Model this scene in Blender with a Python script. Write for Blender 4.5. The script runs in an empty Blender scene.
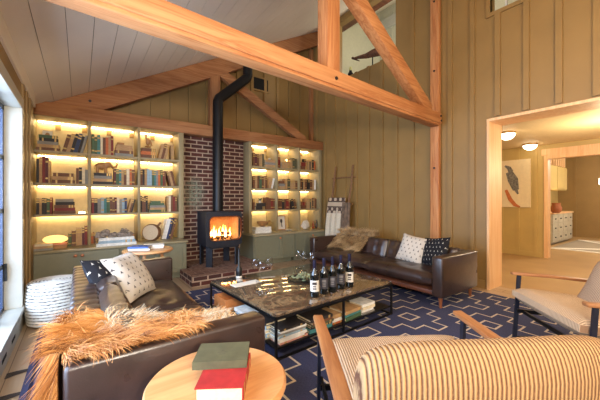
import bpy, bmesh, math, random
from mathutils import Vector, Matrix, noise as mnoise
SC = bpy.context.scene
COL = SC.collection
rnd = random.Random(7)
PI = math.pi
# ------------------------------------------------------------------ helpers
def L(c):
    c = c / 255.0
    return c / 12.92 if c <= 0.04045 else ((c + 0.055) / 1.055) ** 2.4
def rgb(r, g, b): return (L(r), L(g), L(b), 1.0)

def tag(o, label=None, cat=None, group=None, kind=None):
    if label: o['label'] = label
    if cat: o['category'] = cat
    if group: o['group'] = group
    if kind: o['kind'] = kind
    return o

def thing(name, label, cat, loc=(0, 0, 0), rz=0.0, group=None):
    o = bpy.data.objects.new(name, None)
    COL.objects.link(o)
    o.empty_display_size = 0.05
    o.location = loc
    o.rotation_euler = (0, 0, rz)
    return tag(o, label, cat, group)

def wmat(o):
    m = Matrix.Translation(o.location) @ o.rotation_euler.to_matrix().to_4x4()
    return wmat(o.parent) @ m if o.parent else m

class MB:
    """collects shapes into one mesh"""
    def __init__(s): s.v = []; s.f = []; s.m = []
    def add(s, vs, fs, mi=0):
        n = len(s.v)
        s.v += [tuple(v) for v in vs]
        s.f += [tuple(i + n for i in f) for f in fs]
        s.m += [mi] * len(fs)
        return s
    def box(s, x0, x1, y0, y1, z0, z1, mi=0, M=None):
        vs = [Vector(p) for p in ((x0,y0,z0),(x1,y0,z0),(x1,y1,z0),(x0,y1,z0),(x0,y0,z1),(x1,y0,z1),(x1,y1,z1),(x0,y1,z1))]
        if M is not None: vs = [M @ v for v in vs]
        return s.add(vs, [(0,3,2,1),(4,5,6,7),(0,1,5,4),(1,2,6,5),(2,3,7,6),(3,0,4,7)], mi)
    def bar(s, p, q, w, h, up=(0,0,1), mi=0):
        p = Vector(p); q = Vector(q); d = (q - p).normalized()
        up = Vector(up); sx = d.cross(up)
        if sx.length < 1e-5: sx = d.cross(Vector((0,1,0)))
        sx.normalize(); sz = sx.cross(d)
        vs = []
        for c in (p, q):
            for a, b in ((-1,-1),(1,-1),(1,1),(-1,1)):
                vs.append(c + sx * (a * w / 2) + sz * (b * h / 2))
        return s.add(vs, [(0,1,2,3),(7,6,5,4),(0,4,5,1),(1,5,6,2),(2,6,7,3),(3,7,4,0)], mi)
    def tube(s, pts, r, n=10, mi=0, cap=True):
        pts = [Vector(p) for p in pts]
        rs = r if isinstance(r, (list, tuple)) else [r] * len(pts)
        vs = []; fs = []
        prev = None
        for i, p in enumerate(pts):
            d = (pts[min(i+1, len(pts)-1)] - pts[max(i-1, 0)]).normalized()
            if prev is None:
                a = d.cross(Vector((0,0,1)))
                if a.length < 1e-3: a = d.cross(Vector((1,0,0)))
                a.normalize()
            else:
                a = prev - d * prev.dot(d)
                a.normalize()
            prev = a
            b = d.cross(a)
            for k in range(n):
                t = 2 * PI * k / n
                vs.append(p + (a * math.cos(t) + b * math.sin(t)) * rs[i])
        for i in range(len(pts) - 1):
            for k in range(n):
                k2 = (k + 1) % n
                fs.append((i*n+k, i*n+k2, (i+1)*n+k2, (i+1)*n+k))
        if cap:
            fs.append(tuple(range(n))[::-1]); fs.append(tuple((len(pts)-1)*n + k for k in range(n)))
        return s.add(vs, fs, mi)
    def lathe(s, prof, c=(0,0,0), n=20, mi=0, M=None):
        c = Vector(c); vs = []; fs = []
        for r, z in prof:
            for k in range(n):
                t = 2 * PI * k / n
                v = Vector((r * math.cos(t), r * math.sin(t), z))
                if M is not None: v = M @ v
                vs.append(v + c)
        for i in range(len(prof) - 1):
            for k in range(n):
                k2 = (k + 1) % n
                fs.append((i*n+k, i*n+k2, (i+1)*n+k2, (i+1)*n+k))
        if prof[0][0] > 1e-4: fs.append(tuple(range(n))[::-1])
        if prof[-1][0] > 1e-4: fs.append(tuple((len(prof)-1)*n + k for k in range(n)))
        return s.add(vs, fs, mi)
    def prism(s, poly, y0, y1, mi=0):
        """polygon in x,z (counter-clockwise seen from -y) extruded along y"""
        n = len(poly)
        vs = [(x, y0, z) for x, z in poly] + [(x, y1, z) for x, z in poly]
        fs = [tuple(range(n)), tuple(range(2*n-1, n-1, -1))]
        for i in range(n):
            j = (i + 1) % n
            fs.append((i, n+i, n+j, j))
        return s.add(vs, fs, mi)
    def blob(s, c, r, n=12, m=8, mi=0, jit=0.0, seed=0, M=None):
        """ellipsoid with optional lumps"""
        c = Vector(c); vs = []; fs = []
        for i in range(m + 1):
            ph = PI * i / m
            for k in range(n):
                t = 2 * PI * k / n
                d = Vector((math.sin(ph)*math.cos(t), math.sin(ph)*math.sin(t), math.cos(ph)))
                q = 1 + jit * mnoise.noise(d * 1.7 + Vector((seed*3.1, seed*1.7, 0)))
                v = Vector((d.x*r[0]*q, d.y*r[1]*q, d.z*r[2]*q))
                if M is not None: v = M @ v
                vs.append(c + v)
        for i in range(m):
            for k in range(n):
                k2 = (k+1) % n
                fs.append((i*n+k, (i+1)*n+k, (i+1)*n+k2, i*n+k2))
        return s.add(vs, fs, mi)
    def grid(s, fn, nu, nv, mi=0, closed_u=False):
        vs = [fn(i / nu, j / nv) for j in range(nv + 1) for i in range(nu + 1)]
        fs = []
        for j in range(nv):
            for i in range(nu):
                a = j*(nu+1)+i
                fs.append((a, a+1, a+nu+2, a+nu+1))
        return s.add(vs, fs, mi)

def obj(name, mb, mats, parent=None, loc=None, rot=None, bevel=0, seg=2, smooth=None, world=False, subsurf=0, weld=False, fixn=False):
    me = bpy.data.meshes.new(name)
    me.from_pydata([tuple(v) for v in mb.v], [], mb.f)
    if not isinstance(mats, (list, tuple)): mats = [mats]
    for m in mats: me.materials.append(m)
    me.polygons.foreach_set('material_index', mb.m)
    bm = bmesh.new(); bm.from_mesh(me)
    if weld: bmesh.ops.remove_doubles(bm, verts=bm.verts, dist=1e-5)
    if fixn: bmesh.ops.recalc_face_normals(bm, faces=bm.faces)
    if bevel:
        es = [e for e in bm.edges if len(e.link_faces) == 2 and e.calc_face_angle(0) > 0.5]
        bmesh.ops.bevel(bm, geom=es, offset=bevel, segments=seg, profile=0.5, affect='EDGES', clamp_overlap=True)
    bm.to_mesh(me); bm.free()
    o = bpy.data.objects.new(name, me)
    COL.objects.link(o)
    if parent is not None:
        o.parent = parent
        if world: me.transform(wmat(parent).inverted())
    if loc is not None: o.location = loc
    if rot is not None: o.rotation_euler = rot
    if smooth is None: smooth = bool(bevel) or bool(subsurf)
    if smooth:
        me.polygons.foreach_set('use_smooth', [True] * len(me.polygons))
        try: me.set_sharp_from_angle(angle=0.7)
        except Exception: pass
    if subsurf:
        md = o.modifiers.new('sub', 'SUBSURF'); md.levels = subsurf; md.render_levels = subsurf
    me.update()
    return o

def struct(name, mb, m, **k):
    return tag(obj(name, mb, m, **k), kind='structure')

# ------------------------------------------------------------------ materials
class N:
    def __init__(s, name):
        s.mat = bpy.data.materials.new(name); s.mat.use_nodes = True
        s.t = s.mat.node_tree; s.n = s.t.nodes
        s.b = s.n.get('Principled BSDF'); s.out = s.n.get('Material Output')
        s._co = None
    def co(s):
        if s._co is None: s._co = s.n.new('ShaderNodeTexCoord').outputs['Object']
        return s._co
    def link(s, a, b): s.t.links.new(a, b)
    def mapping(s, scale=(1,1,1), rot=(0,0,0), loc=(0,0,0)):
        m = s.n.new('ShaderNodeMapping'); m.inputs['Scale'].default_value = scale
        m.inputs['Rotation'].default_value = rot; m.inputs['Location'].default_value = loc
        s.link(s.co(), m.inputs['Vector']); return m.outputs[0]
    def noise(s, vec=None, scale=5, detail=4, rough=0.5, dist=0):
        n = s.n.new('ShaderNodeTexNoise'); n.inputs['Scale'].default_value = scale
        n.inputs['Detail'].default_value = detail; n.inputs['Roughness'].default_value = rough
        n.inputs['Distortion'].default_value = dist
        s.link(vec if vec is not None else s.co(), n.inputs['Vector']); return n.outputs['Fac']
    def ramp(s, fac, stops):
        r = s.n.new('ShaderNodeValToRGB'); e = r.color_ramp.elements
        while len(e) > 1: e.remove(e[-1])
        e[0].position = stops[0][0]; e[0].color = stops[0][1]
        for p, c in stops[1:]:
            x = e.new(p); x.color = c
        s.link(fac, r.inputs[0]); return r.outputs[0]
    def math(s, op, a, b=None, c=None):
        m = s.n.new('ShaderNodeMath'); m.operation = op
        for i, v in enumerate((a, b, c)):
            if v is None: continue
            if isinstance(v, (int, float)): m.inputs[i].default_value = v
            else: s.link(v, m.inputs[i])
        return m.outputs[0]
    def sep(s, vec=None):
        x = s.n.new('ShaderNodeSeparateXYZ'); s.link(vec if vec is not None else s.co(), x.inputs[0]); return x.outputs
    def comb(s, x, y, z):
        m = s.n.new('ShaderNodeCombineXYZ')
        for i, v in enumerate((x, y, z)):
            if isinstance(v, (int, float)): m.inputs[i].default_value = v
            else: s.link(v, m.inputs[i])
        return m.outputs[0]
    def mix(s, fac, a, b):
        m = s.n.new('ShaderNodeMix'); m.data_type = 'RGBA'
        for i, v in ((0, fac), (6, a), (7, b)):
            if isinstance(v, (int, float, tuple)): m.inputs[i].default_value = v
            else: s.link(v, m.inputs[i])
        return m.outputs[2]
    def bump(s, h, strength=0.3, dist=0.01):
        b = s.n.new('ShaderNodeBump'); b.inputs['Strength'].default_value = strength
        b.inputs['Distance'].default_value = dist
        s.link(h, b.inputs['Height']); s.link(b.outputs[0], s.b.inputs['Normal'])
    def set(s, col=None, rough=0.5, metal=0.0, spec=None):
        if col is not None:
            if isinstance(col, tuple): s.b.inputs['Base Color'].default_value = col
            else: s.link(col, s.b.inputs['Base Color'])
        if isinstance(rough, (int, float)): s.b.inputs['Roughness'].default_value = rough
        else: s.link(rough, s.b.inputs['Roughness'])
        s.b.inputs['Metallic'].default_value = metal
        if spec is not None: s.b.inputs['Specular IOR Level'].default_value = spec
        return s.mat

def plain(name, c, rough=0.6, metal=0.0, var=0.06, scale=18, bump=0.0, spec=None):
    n = N(name)
    f = n.noise(scale=scale, detail=3)
    a = tuple(max(0, v * (1 - var * 2)) for v in c[:3]) + (1,)
    b = tuple(min(1, v * (1 + var * 2)) for v in c[:3]) + (1,)
    col = n.ramp(f, [(0.3, a), (0.7, b)])
    if bump: n.bump(n.noise(scale=scale * 6, detail=2), bump, 0.004)
    return n.set(col, rough, metal, spec)

def wood(name, c1, c2, axis=0, scale=1.0, rough=0.55, knots=True, bump=0.15):
    n = N(name)
    sc = [9 * scale] * 3; sc[axis] = 0.7 * scale
    v = n.mapping(scale=tuple(sc))
    f = n.noise(v, 1.6, 6, 0.6, 1.2)
    sc2 = [60 * scale] * 3; sc2[axis] = 2.0 * scale
    g = n.noise(n.mapping(scale=tuple(sc2)), 1.0, 3, 0.6)
    h = n.math('ADD', n.math('MULTIPLY', f, 0.75), n.math('MULTIPLY', g, 0.25))
    mid = tuple((a + b) / 2 for a, b in zip(c1, c2))
    dk = tuple(v * 0.6 for v in c2[:3]) + (1,)
    col = n.ramp(h, [(0.3, c1), (0.48, mid), (0.58, c2), (0.72, c1), (0.85, dk)])
    if bump: n.bump(h, bump, 0.004)
    return n.set(col, rough)

def emis(name, c, s):
    n = N(name)
    n.b.inputs['Base Color'].default_value = c
    n.b.inputs['Emission Color'].default_value = c
    n.b.inputs['Emission Strength'].default_value = s
    return n.mat

def glassmat(name, c=(1,1,1,1), rough=0.0, thin=False):
    n = N(name)
    if thin:      # architectural pane: mostly transparent with a clear gloss
        tr = n.n.new('ShaderNodeBsdfTransparent'); tr.inputs[0].default_value = c
        gl = n.n.new('ShaderNodeBsdfGlossy'); gl.inputs['Roughness'].default_value = 0.02
        fr = n.n.new('ShaderNodeLayerWeight'); fr.inputs[0].default_value = .5
        fac = n.math('ADD', n.math('MULTIPLY', n.math('POWER', fr.outputs['Facing'], 4.0), .7), .04)
        mx = n.n.new('ShaderNodeMixShader')
        n.link(fac, mx.inputs[0]); n.link(tr.outputs[0], mx.inputs[1]); n.link(gl.outputs[0], mx.inputs[2])
        n.link(mx.outputs[0], n.out.inputs[0])
        return n.mat
    n.b.inputs['Transmission Weight'].default_value = 1.0
    n.b.inputs['IOR'].default_value = 1.45
    return n.set(c, rough)

BEAM_C1, BEAM_C2 = rgb(212, 152, 98), rgb(172, 106, 58)
M = {}
for ax, nm in enumerate('xyz'):
    M['beam_' + nm] = wood('beam_' + nm, BEAM_C1, BEAM_C2, ax, 1.0, 0.6, bump=0.25)
    M['rbeam_' + nm] = wood('rough_beam_' + nm, rgb(178, 124, 78), rgb(142, 88, 48), ax, 1.0, 0.7, bump=0.35)
M['wall'] = plain('olive_wall', rgb(146, 115, 66), 0.5, var=0.03, scale=3)
M['hallwall'] = plain('hall_wall', rgb(196, 168, 104), 0.55, var=0.03, scale=3)
M['loftwall'] = plain('loft_wall', rgb(205, 203, 180), 0.6, var=0.02)
M['ceil'] = plain('ceiling_board', rgb(240, 227, 208), 0.55, var=0.02, scale=1.2)
M['groove'] = plain('groove', rgb(140, 122, 98), 0.8)
M['white'] = plain('white_trim', rgb(196, 194, 182), 0.45, var=0.02)
M['navyframe'] = plain('navy_sash', rgb(56, 70, 98), 0.35)
M['casing'] = wood('casing_wood', rgb(244, 206, 156), rgb(230, 180, 126), 2, 0.8, 0.5, bump=0.1)
M['case'] = plain('bookcase_paint', rgb(154, 138, 102), 0.5, var=0.02)
M['caseback'] = plain('bookcase_back', rgb(208, 190, 146), 0.55, var=0.03)
M['cab'] = plain('cabinet_paint', rgb(126, 124, 100), 0.42, var=0.02)
M['worktop'] = plain('worktop_paint', rgb(156, 144, 112), 0.35, var=0.02)
M['led'] = emis('led_strip', (1.0, 0.72, 0.34, 1), 31.0)
M['brass'] = plain('brass', rgb(190, 150, 90), 0.3, 1.0)
M['copper'] = plain('copper_knob', rgb(200, 130, 95), 0.35, 0.9)
M['black'] = plain('black_metal', rgb(24, 24, 26), 0.45, 0.4, var=0.05)
M['iron'] = plain('stove_iron', rgb(40, 42, 50), 0.5, 0.3, var=0.08)
M['chairmetal'] = plain('chair_metal', rgb(36, 40, 54), .45, .3)
M['bolt'] = plain('bolt', rgb(74, 66, 66), 0.4, 0.9)
M['void'] = plain('dark_void', rgb(20, 18, 16), 0.9)

def leather(name, c, rough=0.33):
    n = N(name)
    f = n.noise(scale=7, detail=4)
    a = tuple(v * 0.65 for v in c[:3]) + (1,); b = tuple(v * 1.5 for v in c[:3]) + (1,)
    n.bump(n.math('ADD', n.noise(scale=130, detail=2), n.math('MULTIPLY', n.noise(scale=14, detail=4), 2.0)), 0.15, 0.005)
    r = n.math('ADD', n.math('MULTIPLY', n.noise(scale=6, detail=3), 0.25), rough - 0.12)
    n.b.inputs['Coat Weight'].default_value = .3; n.b.inputs['Coat Roughness'].default_value = .3
    return n.set(n.ramp(f, [(0.3, a), (0.7, b)]), r, 0, 0.7)
M['leather'] = leather('dark_leather', rgb(50, 34, 28), .32)
M['plinth'] = wood('walnut', rgb(118, 70, 46), rgb(84, 46, 30), 0, 1.0, 0.45)
M['legwood'] = wood('leg_walnut', rgb(160, 96, 58), rgb(120, 66, 38), 2, 1.0, 0.45)

def brickmat():
    n = N('brick')
    x, y, z = n.sep()
    v = n.comb(n.math('ADD', x, y), z, 0.0)
    b = n.n.new('ShaderNodeTexBrick')
    n.link(v, b.inputs['Vector'])
    b.inputs['Scale'].default_value = 1.0
    b.inputs['Brick Width'].default_value = 0.215
    b.inputs['Row Height'].default_value = 0.076
    b.inputs['Mortar Size'].default_value = 0.011
    b.inputs['Mortar Smooth'].default_value = 0.2
    b.inputs['Bias'].default_value = -0.1
    b.inputs['Color1'].default_value = rgb(96, 44, 32)
    b.inputs['Color2'].default_value = rgb(58, 30, 25)
    b.inputs['Mortar'].default_value = rgb(196, 170, 146)
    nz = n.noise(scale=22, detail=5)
    # grey-green tint over one patch of bricks
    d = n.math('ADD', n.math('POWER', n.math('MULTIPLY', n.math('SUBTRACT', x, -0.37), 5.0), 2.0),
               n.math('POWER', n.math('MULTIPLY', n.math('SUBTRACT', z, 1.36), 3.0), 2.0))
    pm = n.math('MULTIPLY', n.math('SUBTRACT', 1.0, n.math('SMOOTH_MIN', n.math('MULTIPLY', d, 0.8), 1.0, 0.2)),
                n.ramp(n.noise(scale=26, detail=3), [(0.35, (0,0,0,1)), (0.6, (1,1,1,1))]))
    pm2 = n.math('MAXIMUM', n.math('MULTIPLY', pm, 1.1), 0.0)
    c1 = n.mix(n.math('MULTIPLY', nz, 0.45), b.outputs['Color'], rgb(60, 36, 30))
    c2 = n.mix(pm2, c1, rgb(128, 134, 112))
    n.bump(n.math('SUBTRACT', n.math('MULTIPLY', nz, 0.3), b.outputs['Fac']), 0.5, 0.012)
    return n.set(c2, 0.72)
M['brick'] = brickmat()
def brickpave():
    n = N('hearth_paving')
    b = n.n.new('ShaderNodeTexBrick'); n.link(n.co(), b.inputs['Vector'])
    b.inputs['Scale'].default_value = 1.0; b.inputs['Brick Width'].default_value = 0.215
    b.inputs['Row Height'].default_value = 0.1; b.inputs['Mortar Size'].default_value = 0.007
    b.inputs['Color1'].default_value = rgb(130, 86, 72); b.inputs['Color2'].default_value = rgb(96, 62, 54)
    b.inputs['Mortar'].default_value = rgb(170, 150, 134)
    c = n.mix(n.ramp(n.noise(scale=16, detail=5), [(0.42, (0,0,0,1)), (0.62, (1,1,1,1))]), b.outputs['Color'], rgb(150, 120, 102))
    n.bump(n.math('SUBTRACT', n.math('MULTIPLY', n.noise(scale=30), 0.4), b.outputs['Fac']), 0.4, 0.01)
    return n.set(c, 0.55)
M['pave'] = brickpave()

def floormat():
    n = N('pale_plank_floor')
    b = n.n.new('ShaderNodeTexBrick')
    n.link(n.mapping(rot=(0, 0, PI/2)), b.inputs['Vector'])
    b.inputs['Scale'].default_value = 1.0; b.inputs['Brick Width'].default_value = 1.7
    b.inputs['Row Height'].default_value = 0.14; b.inputs['Mortar Size'].default_value = 0.003
    b.inputs['Color1'].default_value = rgb(196, 172, 140); b.inputs['Color2'].default_value = rgb(176, 148, 116)
    b.inputs['Mortar'].default_value = rgb(96, 72, 52)
    g = n.noise(n.mapping(scale=(22, 1.4, 1)), 1.5, 5)
    return n.set(n.mix(n.math('MULTIPLY', g, 0.5), b.outputs['Color'], rgb(140, 108, 78)), 0.4)
M['floor'] = floormat()

def rugmat():
    n = N('rug_weave')
    x, y, z = n.sep()
    P, Q = 0.93, 1.2
    CX, CY = 2.826 - 2.05, 1.914 - 1.6     # centre of one stepped cross, measured from the rug centre
    def fold(v, c, P):
        return n.math('SUBTRACT', n.math('MODULO', n.math('ADD', n.math('SUBTRACT', v, c), 50 * P + P / 2), P), P / 2)
    def cross_(ox, oy):
        ax = n.math('ABSOLUTE', fold(x, CX + ox, P)); ay = n.math('ABSOLUTE', fold(y, CY + oy, Q))
        def inside(e):
            r = None
            for a, b in ((0.372, 0.076), (0.222, 0.222), (0.076, 0.372)):
                k = n.math('MULTIPLY', n.math('LESS_THAN', ax, a + e), n.math('LESS_THAN', ay, b + e))
                r = k if r is None else n.math('MAXIMUM', r, k)
            return r
        line = n.math('SUBTRACT', inside(0.009), inside(-0.009))
        mx = n.math('MAXIMUM', ax, ay)
        sq = n.math('MULTIPLY', n.math('LESS_THAN', mx, 0.085), n.math('GREATER_THAN', mx, 0.064))
        return n.math('MAXIMUM', line, sq)
    ln = n.math('MAXIMUM', cross_(0, 0), cross_(P / 2, Q / 2))
    # plain border
    bx = n.math('GREATER_THAN', x, -2.26)
    ln = n.math('MULTIPLY', ln, bx)
    wv = n.noise(n.mapping(scale=(60, 240, 1)), 1.0, 2)
    base = n.ramp(wv, [(0.3, rgb(52, 56, 84)), (0.7, rgb(72, 76, 106))])
    stripe = n.math('MULTIPLY', n.math('LESS_THAN', x, -2.305), n.math('GREATER_THAN', x, -2.325))
    base = n.mix(stripe, base, rgb(26, 28, 52))
    lc = n.ramp(wv, [(0.3, rgb(176, 160, 138)), (0.7, rgb(222, 208, 186))])
    n.bump(n.math('ADD', wv, n.math('MULTIPLY', ln, 0.5)), 0.3, 0.004)
    return n.set(n.mix(ln, base, lc), 0.9, 0, 0.2)
M['rug'] = rugmat()

def marks(name, base, mark, sx, sz, duty=0.5, rough=0.85):
    """small staggered dashes on a woven cushion cover (pattern lies in local x,z)"""
    n = N(name)
    x, y, z = n.sep()
    u = n.math('DIVIDE', x, sx); w = n.math('DIVIDE', z, sz)
    row = n.math('FLOOR', w)
    u2 = n.math('ADD', u, n.math('MULTIPLY', n.math('MODULO', n.math('ABSOLUTE', row), 2.0), 0.5))
    fu = n.math('FRACT', n.math('ADD', u2, 100.0)); fw = n.math('FRACT', n.math('ADD', w, 100.0))
    du = n.math('ABSOLUTE', n.math('SUBTRACT', fu, 0.5))
    m = n.math('MULTIPLY', n.math('LESS_THAN', n.math('ADD', du, n.math('MULTIPLY', fw, 0.3)), 0.42 * duty + 0.08),
               n.math('GREATER_THAN', n.math('ADD', n.math('MULTIPLY', fw, 1.0), n.math('MULTIPLY', du, 0.6)), 0.55))
    m = n.math('MULTIPLY', m, n.math('GREATER_THAN', n.noise(scale=60, detail=1), 0.4))
    n.bump(n.noise(scale=160, detail=2), 0.3, 0.003)
    return n.set(n.mix(m, base, mark), rough, 0, 0.2)
M['cushion_white'] = marks('white_cushion_cloth', rgb(198, 188, 174), rgb(84, 78, 78), 0.065, 0.052, .55)
M['cushion_black'] = marks('black_cushion_cloth', rgb(30, 29, 33), rgb(186, 178, 164), 0.05, 0.055, 0.5)

def ropemat(name, c1, c2, pitch, axis=0, bumpk=0.9):
    n = N(name)
    a = n.sep()[axis]
    w = n.math('SINE', n.math('MULTIPLY', n.math('ADD', a, n.math('MULTIPLY', n.noise(scale=5, detail=2), 0.012)), 2 * PI / pitch))
    w = n.math('ADD', n.math('MULTIPLY', w, 0.5), 0.5)
    g = n.noise(scale=120, detail=2)
    h = n.math('ADD', w, n.math('MULTIPLY', g, 0.3))
    col = n.ramp(h, [(0.2, c2), (0.5, c1), (1.1, tuple(min(1, v * 1.12) for v in c1[:3]) + (1,))])
    n.bump(h, bumpk, 0.008)
    return n.set(col, 0.85, 0, 0.2)
M['rope'] = ropemat('corded_upholstery', rgb(182, 146, 104), rgb(104, 68, 48), 0.0125)
M['rope_seat'] = ropemat('woven_seat', rgb(208, 182, 150), rgb(150, 118, 92), 0.0115, bumpk=.5)
M['armwood'] = wood('arm_oak', rgb(184, 128, 78), rgb(148, 94, 54), 1, 1.2, 0.5)
M['tablewood'] = wood('table_oak', rgb(218, 166, 112), rgb(192, 134, 82), 0, 0.6, 0.45, bump=0.05)
M['tableblack'] = plain('table_black', rgb(18, 17, 18), 0.4, 0.2)

def marble():
    n = N('dark_veined_stone')
    f = n.noise(scale=4.5, detail=7, rough=0.6, dist=1.2)
    col = n.ramp(f, [(0.34, rgb(72, 58, 46)), (0.46, rgb(100, 80, 60)), (0.53, rgb(140, 116, 86)), (0.6, rgb(92, 74, 56)), (0.75, rgb(116, 96, 72))])
    n.b.inputs['Coat Weight'].default_value = .8; n.b.inputs['Coat Roughness'].default_value = .03; n.b.inputs['Coat IOR'].default_value = 1.9
    n.b.inputs['IOR'].default_value = 2.0
    return n.set(col, 0.06, 0, 0.5)
M['marble'] = marble()
def poufmat():
    n = N('pouf_rope')
    x, y, z = n.sep()
    r = n.math('SQRT', n.math('ADD', n.math('MULTIPLY', x, x), n.math('MULTIPLY', y, y)))
    side = n.math('SINE', n.math('MULTIPLY', n.math('SUBTRACT', z, .0105), 2 * PI / .031))
    topw = n.math('SINE', n.math('MULTIPLY', n.math('SUBTRACT', r, .212 - .0145 - .007), 2 * PI / .029))
    istop = n.math('GREATER_THAN', z, .407)
    w = n.math('ADD', n.math('MULTIPLY', side, n.math('SUBTRACT', 1.0, istop)), n.math('MULTIPLY', topw, istop))
    k = n.noise(scale=38, detail=2)
    h = n.math('ADD', n.math('MULTIPLY', w, .35), k)  # shade in the grooves between coils is put into the colour
    col = n.ramp(h, [(.1, rgb(84, 82, 84)), (.24, rgb(196, 190, 178)), (.8, rgb(222, 220, 212))])
    return n.set(col, 0.9, 0, 0.2)
M['pouf'] = poufmat()

# ------------------------------------------------------------------ camera
A = math.radians(36.07); H = 1.25; F = 302.0
cam_d = bpy.data.cameras.new('camera'); cam = bpy.data.objects.new('camera', cam_d); COL.objects.link(cam)
cam.location = (0, 0, H); cam.rotation_euler = (PI / 2, 0, -A)
cam_d.lens = F / 600 * 36; cam_d.sensor_width = 36; cam_d.clip_start = 0.02
SC.camera = cam
cA, sA = math.cos(A), math.sin(A)
def ray(px, py):
    r = (px - 300) / F; z = (200 - py) / F
    return r * cA + sA, -r * sA + cA, z
def PX(px, py, x):
    d = ray(px, py); t = x / d[0]; return Vector((x, t * d[1], H + t * d[2]))
def PY(px, py, y):
    d = ray(px, py); t = y / d[1]; return Vector((t * d[0], y, H + t * d[2]))
def PZ(px, py, z):
    d = ray(px, py); t = (z - H) / d[2]; return Vector((t * d[0], t * d[1], z))

# ------------------------------------------------------------------ room shell
XL, XR, YB, YN = -0.467, 4.6, 5.86, -2.6
SL = 0.535
def zc(x): return 2.55 + SL * (x - XL)
struct('floor', MB().box(-.72, XR + .3, YN, YB + .1, -0.06, 0), M['floor'])
# ceiling: boards running front to back
mb = MB()
x = -.895
xe = []
while x < XR + 0.02:
    x2 = min(x + 0.2, XR + 0.02)
    xa, xb = x + 0.0025, x2 - 0.0025
    vs = [(xa, YN, zc(xa)), (xb, YN, zc(xb)), (xb, YB + .1, zc(xb)), (xa, YB + .1, zc(xa))]
    vs += [(a, b, c + 0.03) for a, b, c in vs]
    mb.add(vs, [(0,1,2,3)[::-1], (4,5,6,7), (0,1,5,4), (1,2,6,5), (2,3,7,6), (3,0,4,7)], 0)
    x = x2
vs = [(-.72, YN, zc(-.72) + .012), (XR + .02, YN, zc(XR + .02) + .012), (XR + .02, YB + .1, zc(XR + .02) + .012), (-.72, YB + .1, zc(-.72) + .012)]
vs += [(a, b, c + 0.1) for a, b, c in vs]
mb.add(vs, [(0,1,2,3)[::-1], (4,5,6,7), (0,1,5,4), (1,2,6,5), (2,3,7,6), (3,0,4,7)], 1)
struct('ceiling', mb, [M['ceil'], M['groove']])

# left wall with the tall window
WY0, WY1, WZ0, WZ1 = 0.7, 3.9, 0.22, 2.13
mb = MB()
zt = zc(XL) + 0.02
for y0, y1, z0, z1 in ((YN, WY0, 0, zt), (WY1, 4.97, 0, zt), (WY0, WY1, 0, WZ0), (WY0, WY1, WZ1, zt)):
    mb.box(XL - .15, XL, y0, y1, z0, z1)
mb.box(-.72, -.562, 4.97, YB + .1, 0, zt); mb.box(-.72, XL - .15, 4.9, 4.97, 0, zt)
for y in (4.02, 4.28, 4.54): mb.box(XL - 0.01, XL + 0.016, y, y + .065, 0, zt)
struct('wall_left', mb, M['wall'])
mb = MB()
for y0, y1, z0, z1 in ((WY0 - .09, WY0 + .006, WZ0 - .04, WZ1 + .1), (WY1 - .006, WY1 + .09, WZ0 - .04, WZ1 + .1), (WY0, WY1, WZ1 - .006, WZ1 + .1)):
    mb.box(XL - .145, XL + .022, y0, y1, z0, z1)
mb.box(XL - .146, XL + .035, WY0 - .1, WY1 + .1, WZ0 - .03, WZ0 + .006)
struct('trim_5', MB().box(XL - .004, XL + .02, YN, 4.97, 2.40, 2.56), M['ceil'])
struct('trim_1', mb, M['white'], bevel=0.004)
mb = MB()
mb.box(XL - .014, XL + .016, YN, 4.6, 0, 0.17)
bl = struct('baseboard_left', mb, M['white'], bevel=0.003)
for y in (2.62, 3.0, 3.38): obj('vent_slot', MB().box(XL + .012, XL + .018, y, y + .16, .07, .1), M['void'], bl)
wf = MB()
wx0, wx1 = XL - .135, XL - .105
for y in (WY0, 1.3, 2.35, 3.4): wf.box(wx0, wx1, y, y + .05, WZ0, WZ1)
wf.box(wx0, wx1, WY1 - .07, WY1 - .006, WZ0, WZ1)
for z in (WZ0, 0.62, 1.13, 1.62, WZ1 - .05): wf.box(wx0, wx1, WY0, WY1, z, z + .04)
w1 = struct('window_1', wf, M['navyframe'])
obj('pane', MB().box(XL - .122, XL - .118, WY0, WY1, WZ0, WZ1), glassmat('window_glass', thin=True), w1)
obj('handle', MB().box(XL - .105, XL - .08, WY1 - .05, WY1 - .03, .5, .66), M['black'], w1)

# right wall: cased opening, loft opening, small high window
OY1, OZ = 1.84, 2.345
LY0, LY1, LZ = 3.385, 4.9, 3.88
SY0, SY1, SZ0, SZ1 = 1.46, 1.83, 3.83, 4.45
TW = 0.14
mb = MB()
ztop = zc(XR) + 0.05
def rw(y0, y1, z0, z1): mb.box(XR, XR + TW, y0, y1, z0, z1)
rw(YN, -1.3, 0, ztop); rw(-1.3, SY0, OZ, ztop)
rw(SY0, OY1, OZ, SZ0); rw(SY0, SY1, SZ1, ztop); rw(SY1, OY1, SZ0, ztop)
rw(OY1, LY0, 0, ztop); rw(LY0, LY1, 0, LZ); rw(LY1, YB + .1, 0, ztop)
rw(LY0, LY1, 5.12, ztop)
y = 2.06 - 0.325 * 10
while y < 5.8:
    for z0, z1 in ((0, ztop),):
        a, b = y - .033, y + .033
        if b < OY1 + 0.05 and b > -1.3: z0 = OZ + 0.05
        if a < LY1 and b > LY0: z1 = LZ
        if a < SY1 + .05 and b > SY0 - .05:
            mb.box(XR - .03, XR + .01, a, b, z0, SZ0 - .05); z0 = SZ1 + .05
        if z1 > z0: mb.box(XR - .03, XR + .01, a, b, z0, z1)
    y += 0.325
struct('wall_right', mb, M['wall'])
struct('baseboard_right', MB().box(XR - .014, XR + .01, OY1 + .05, YB, 0, .12), M['wall'], bevel=.003)
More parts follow.
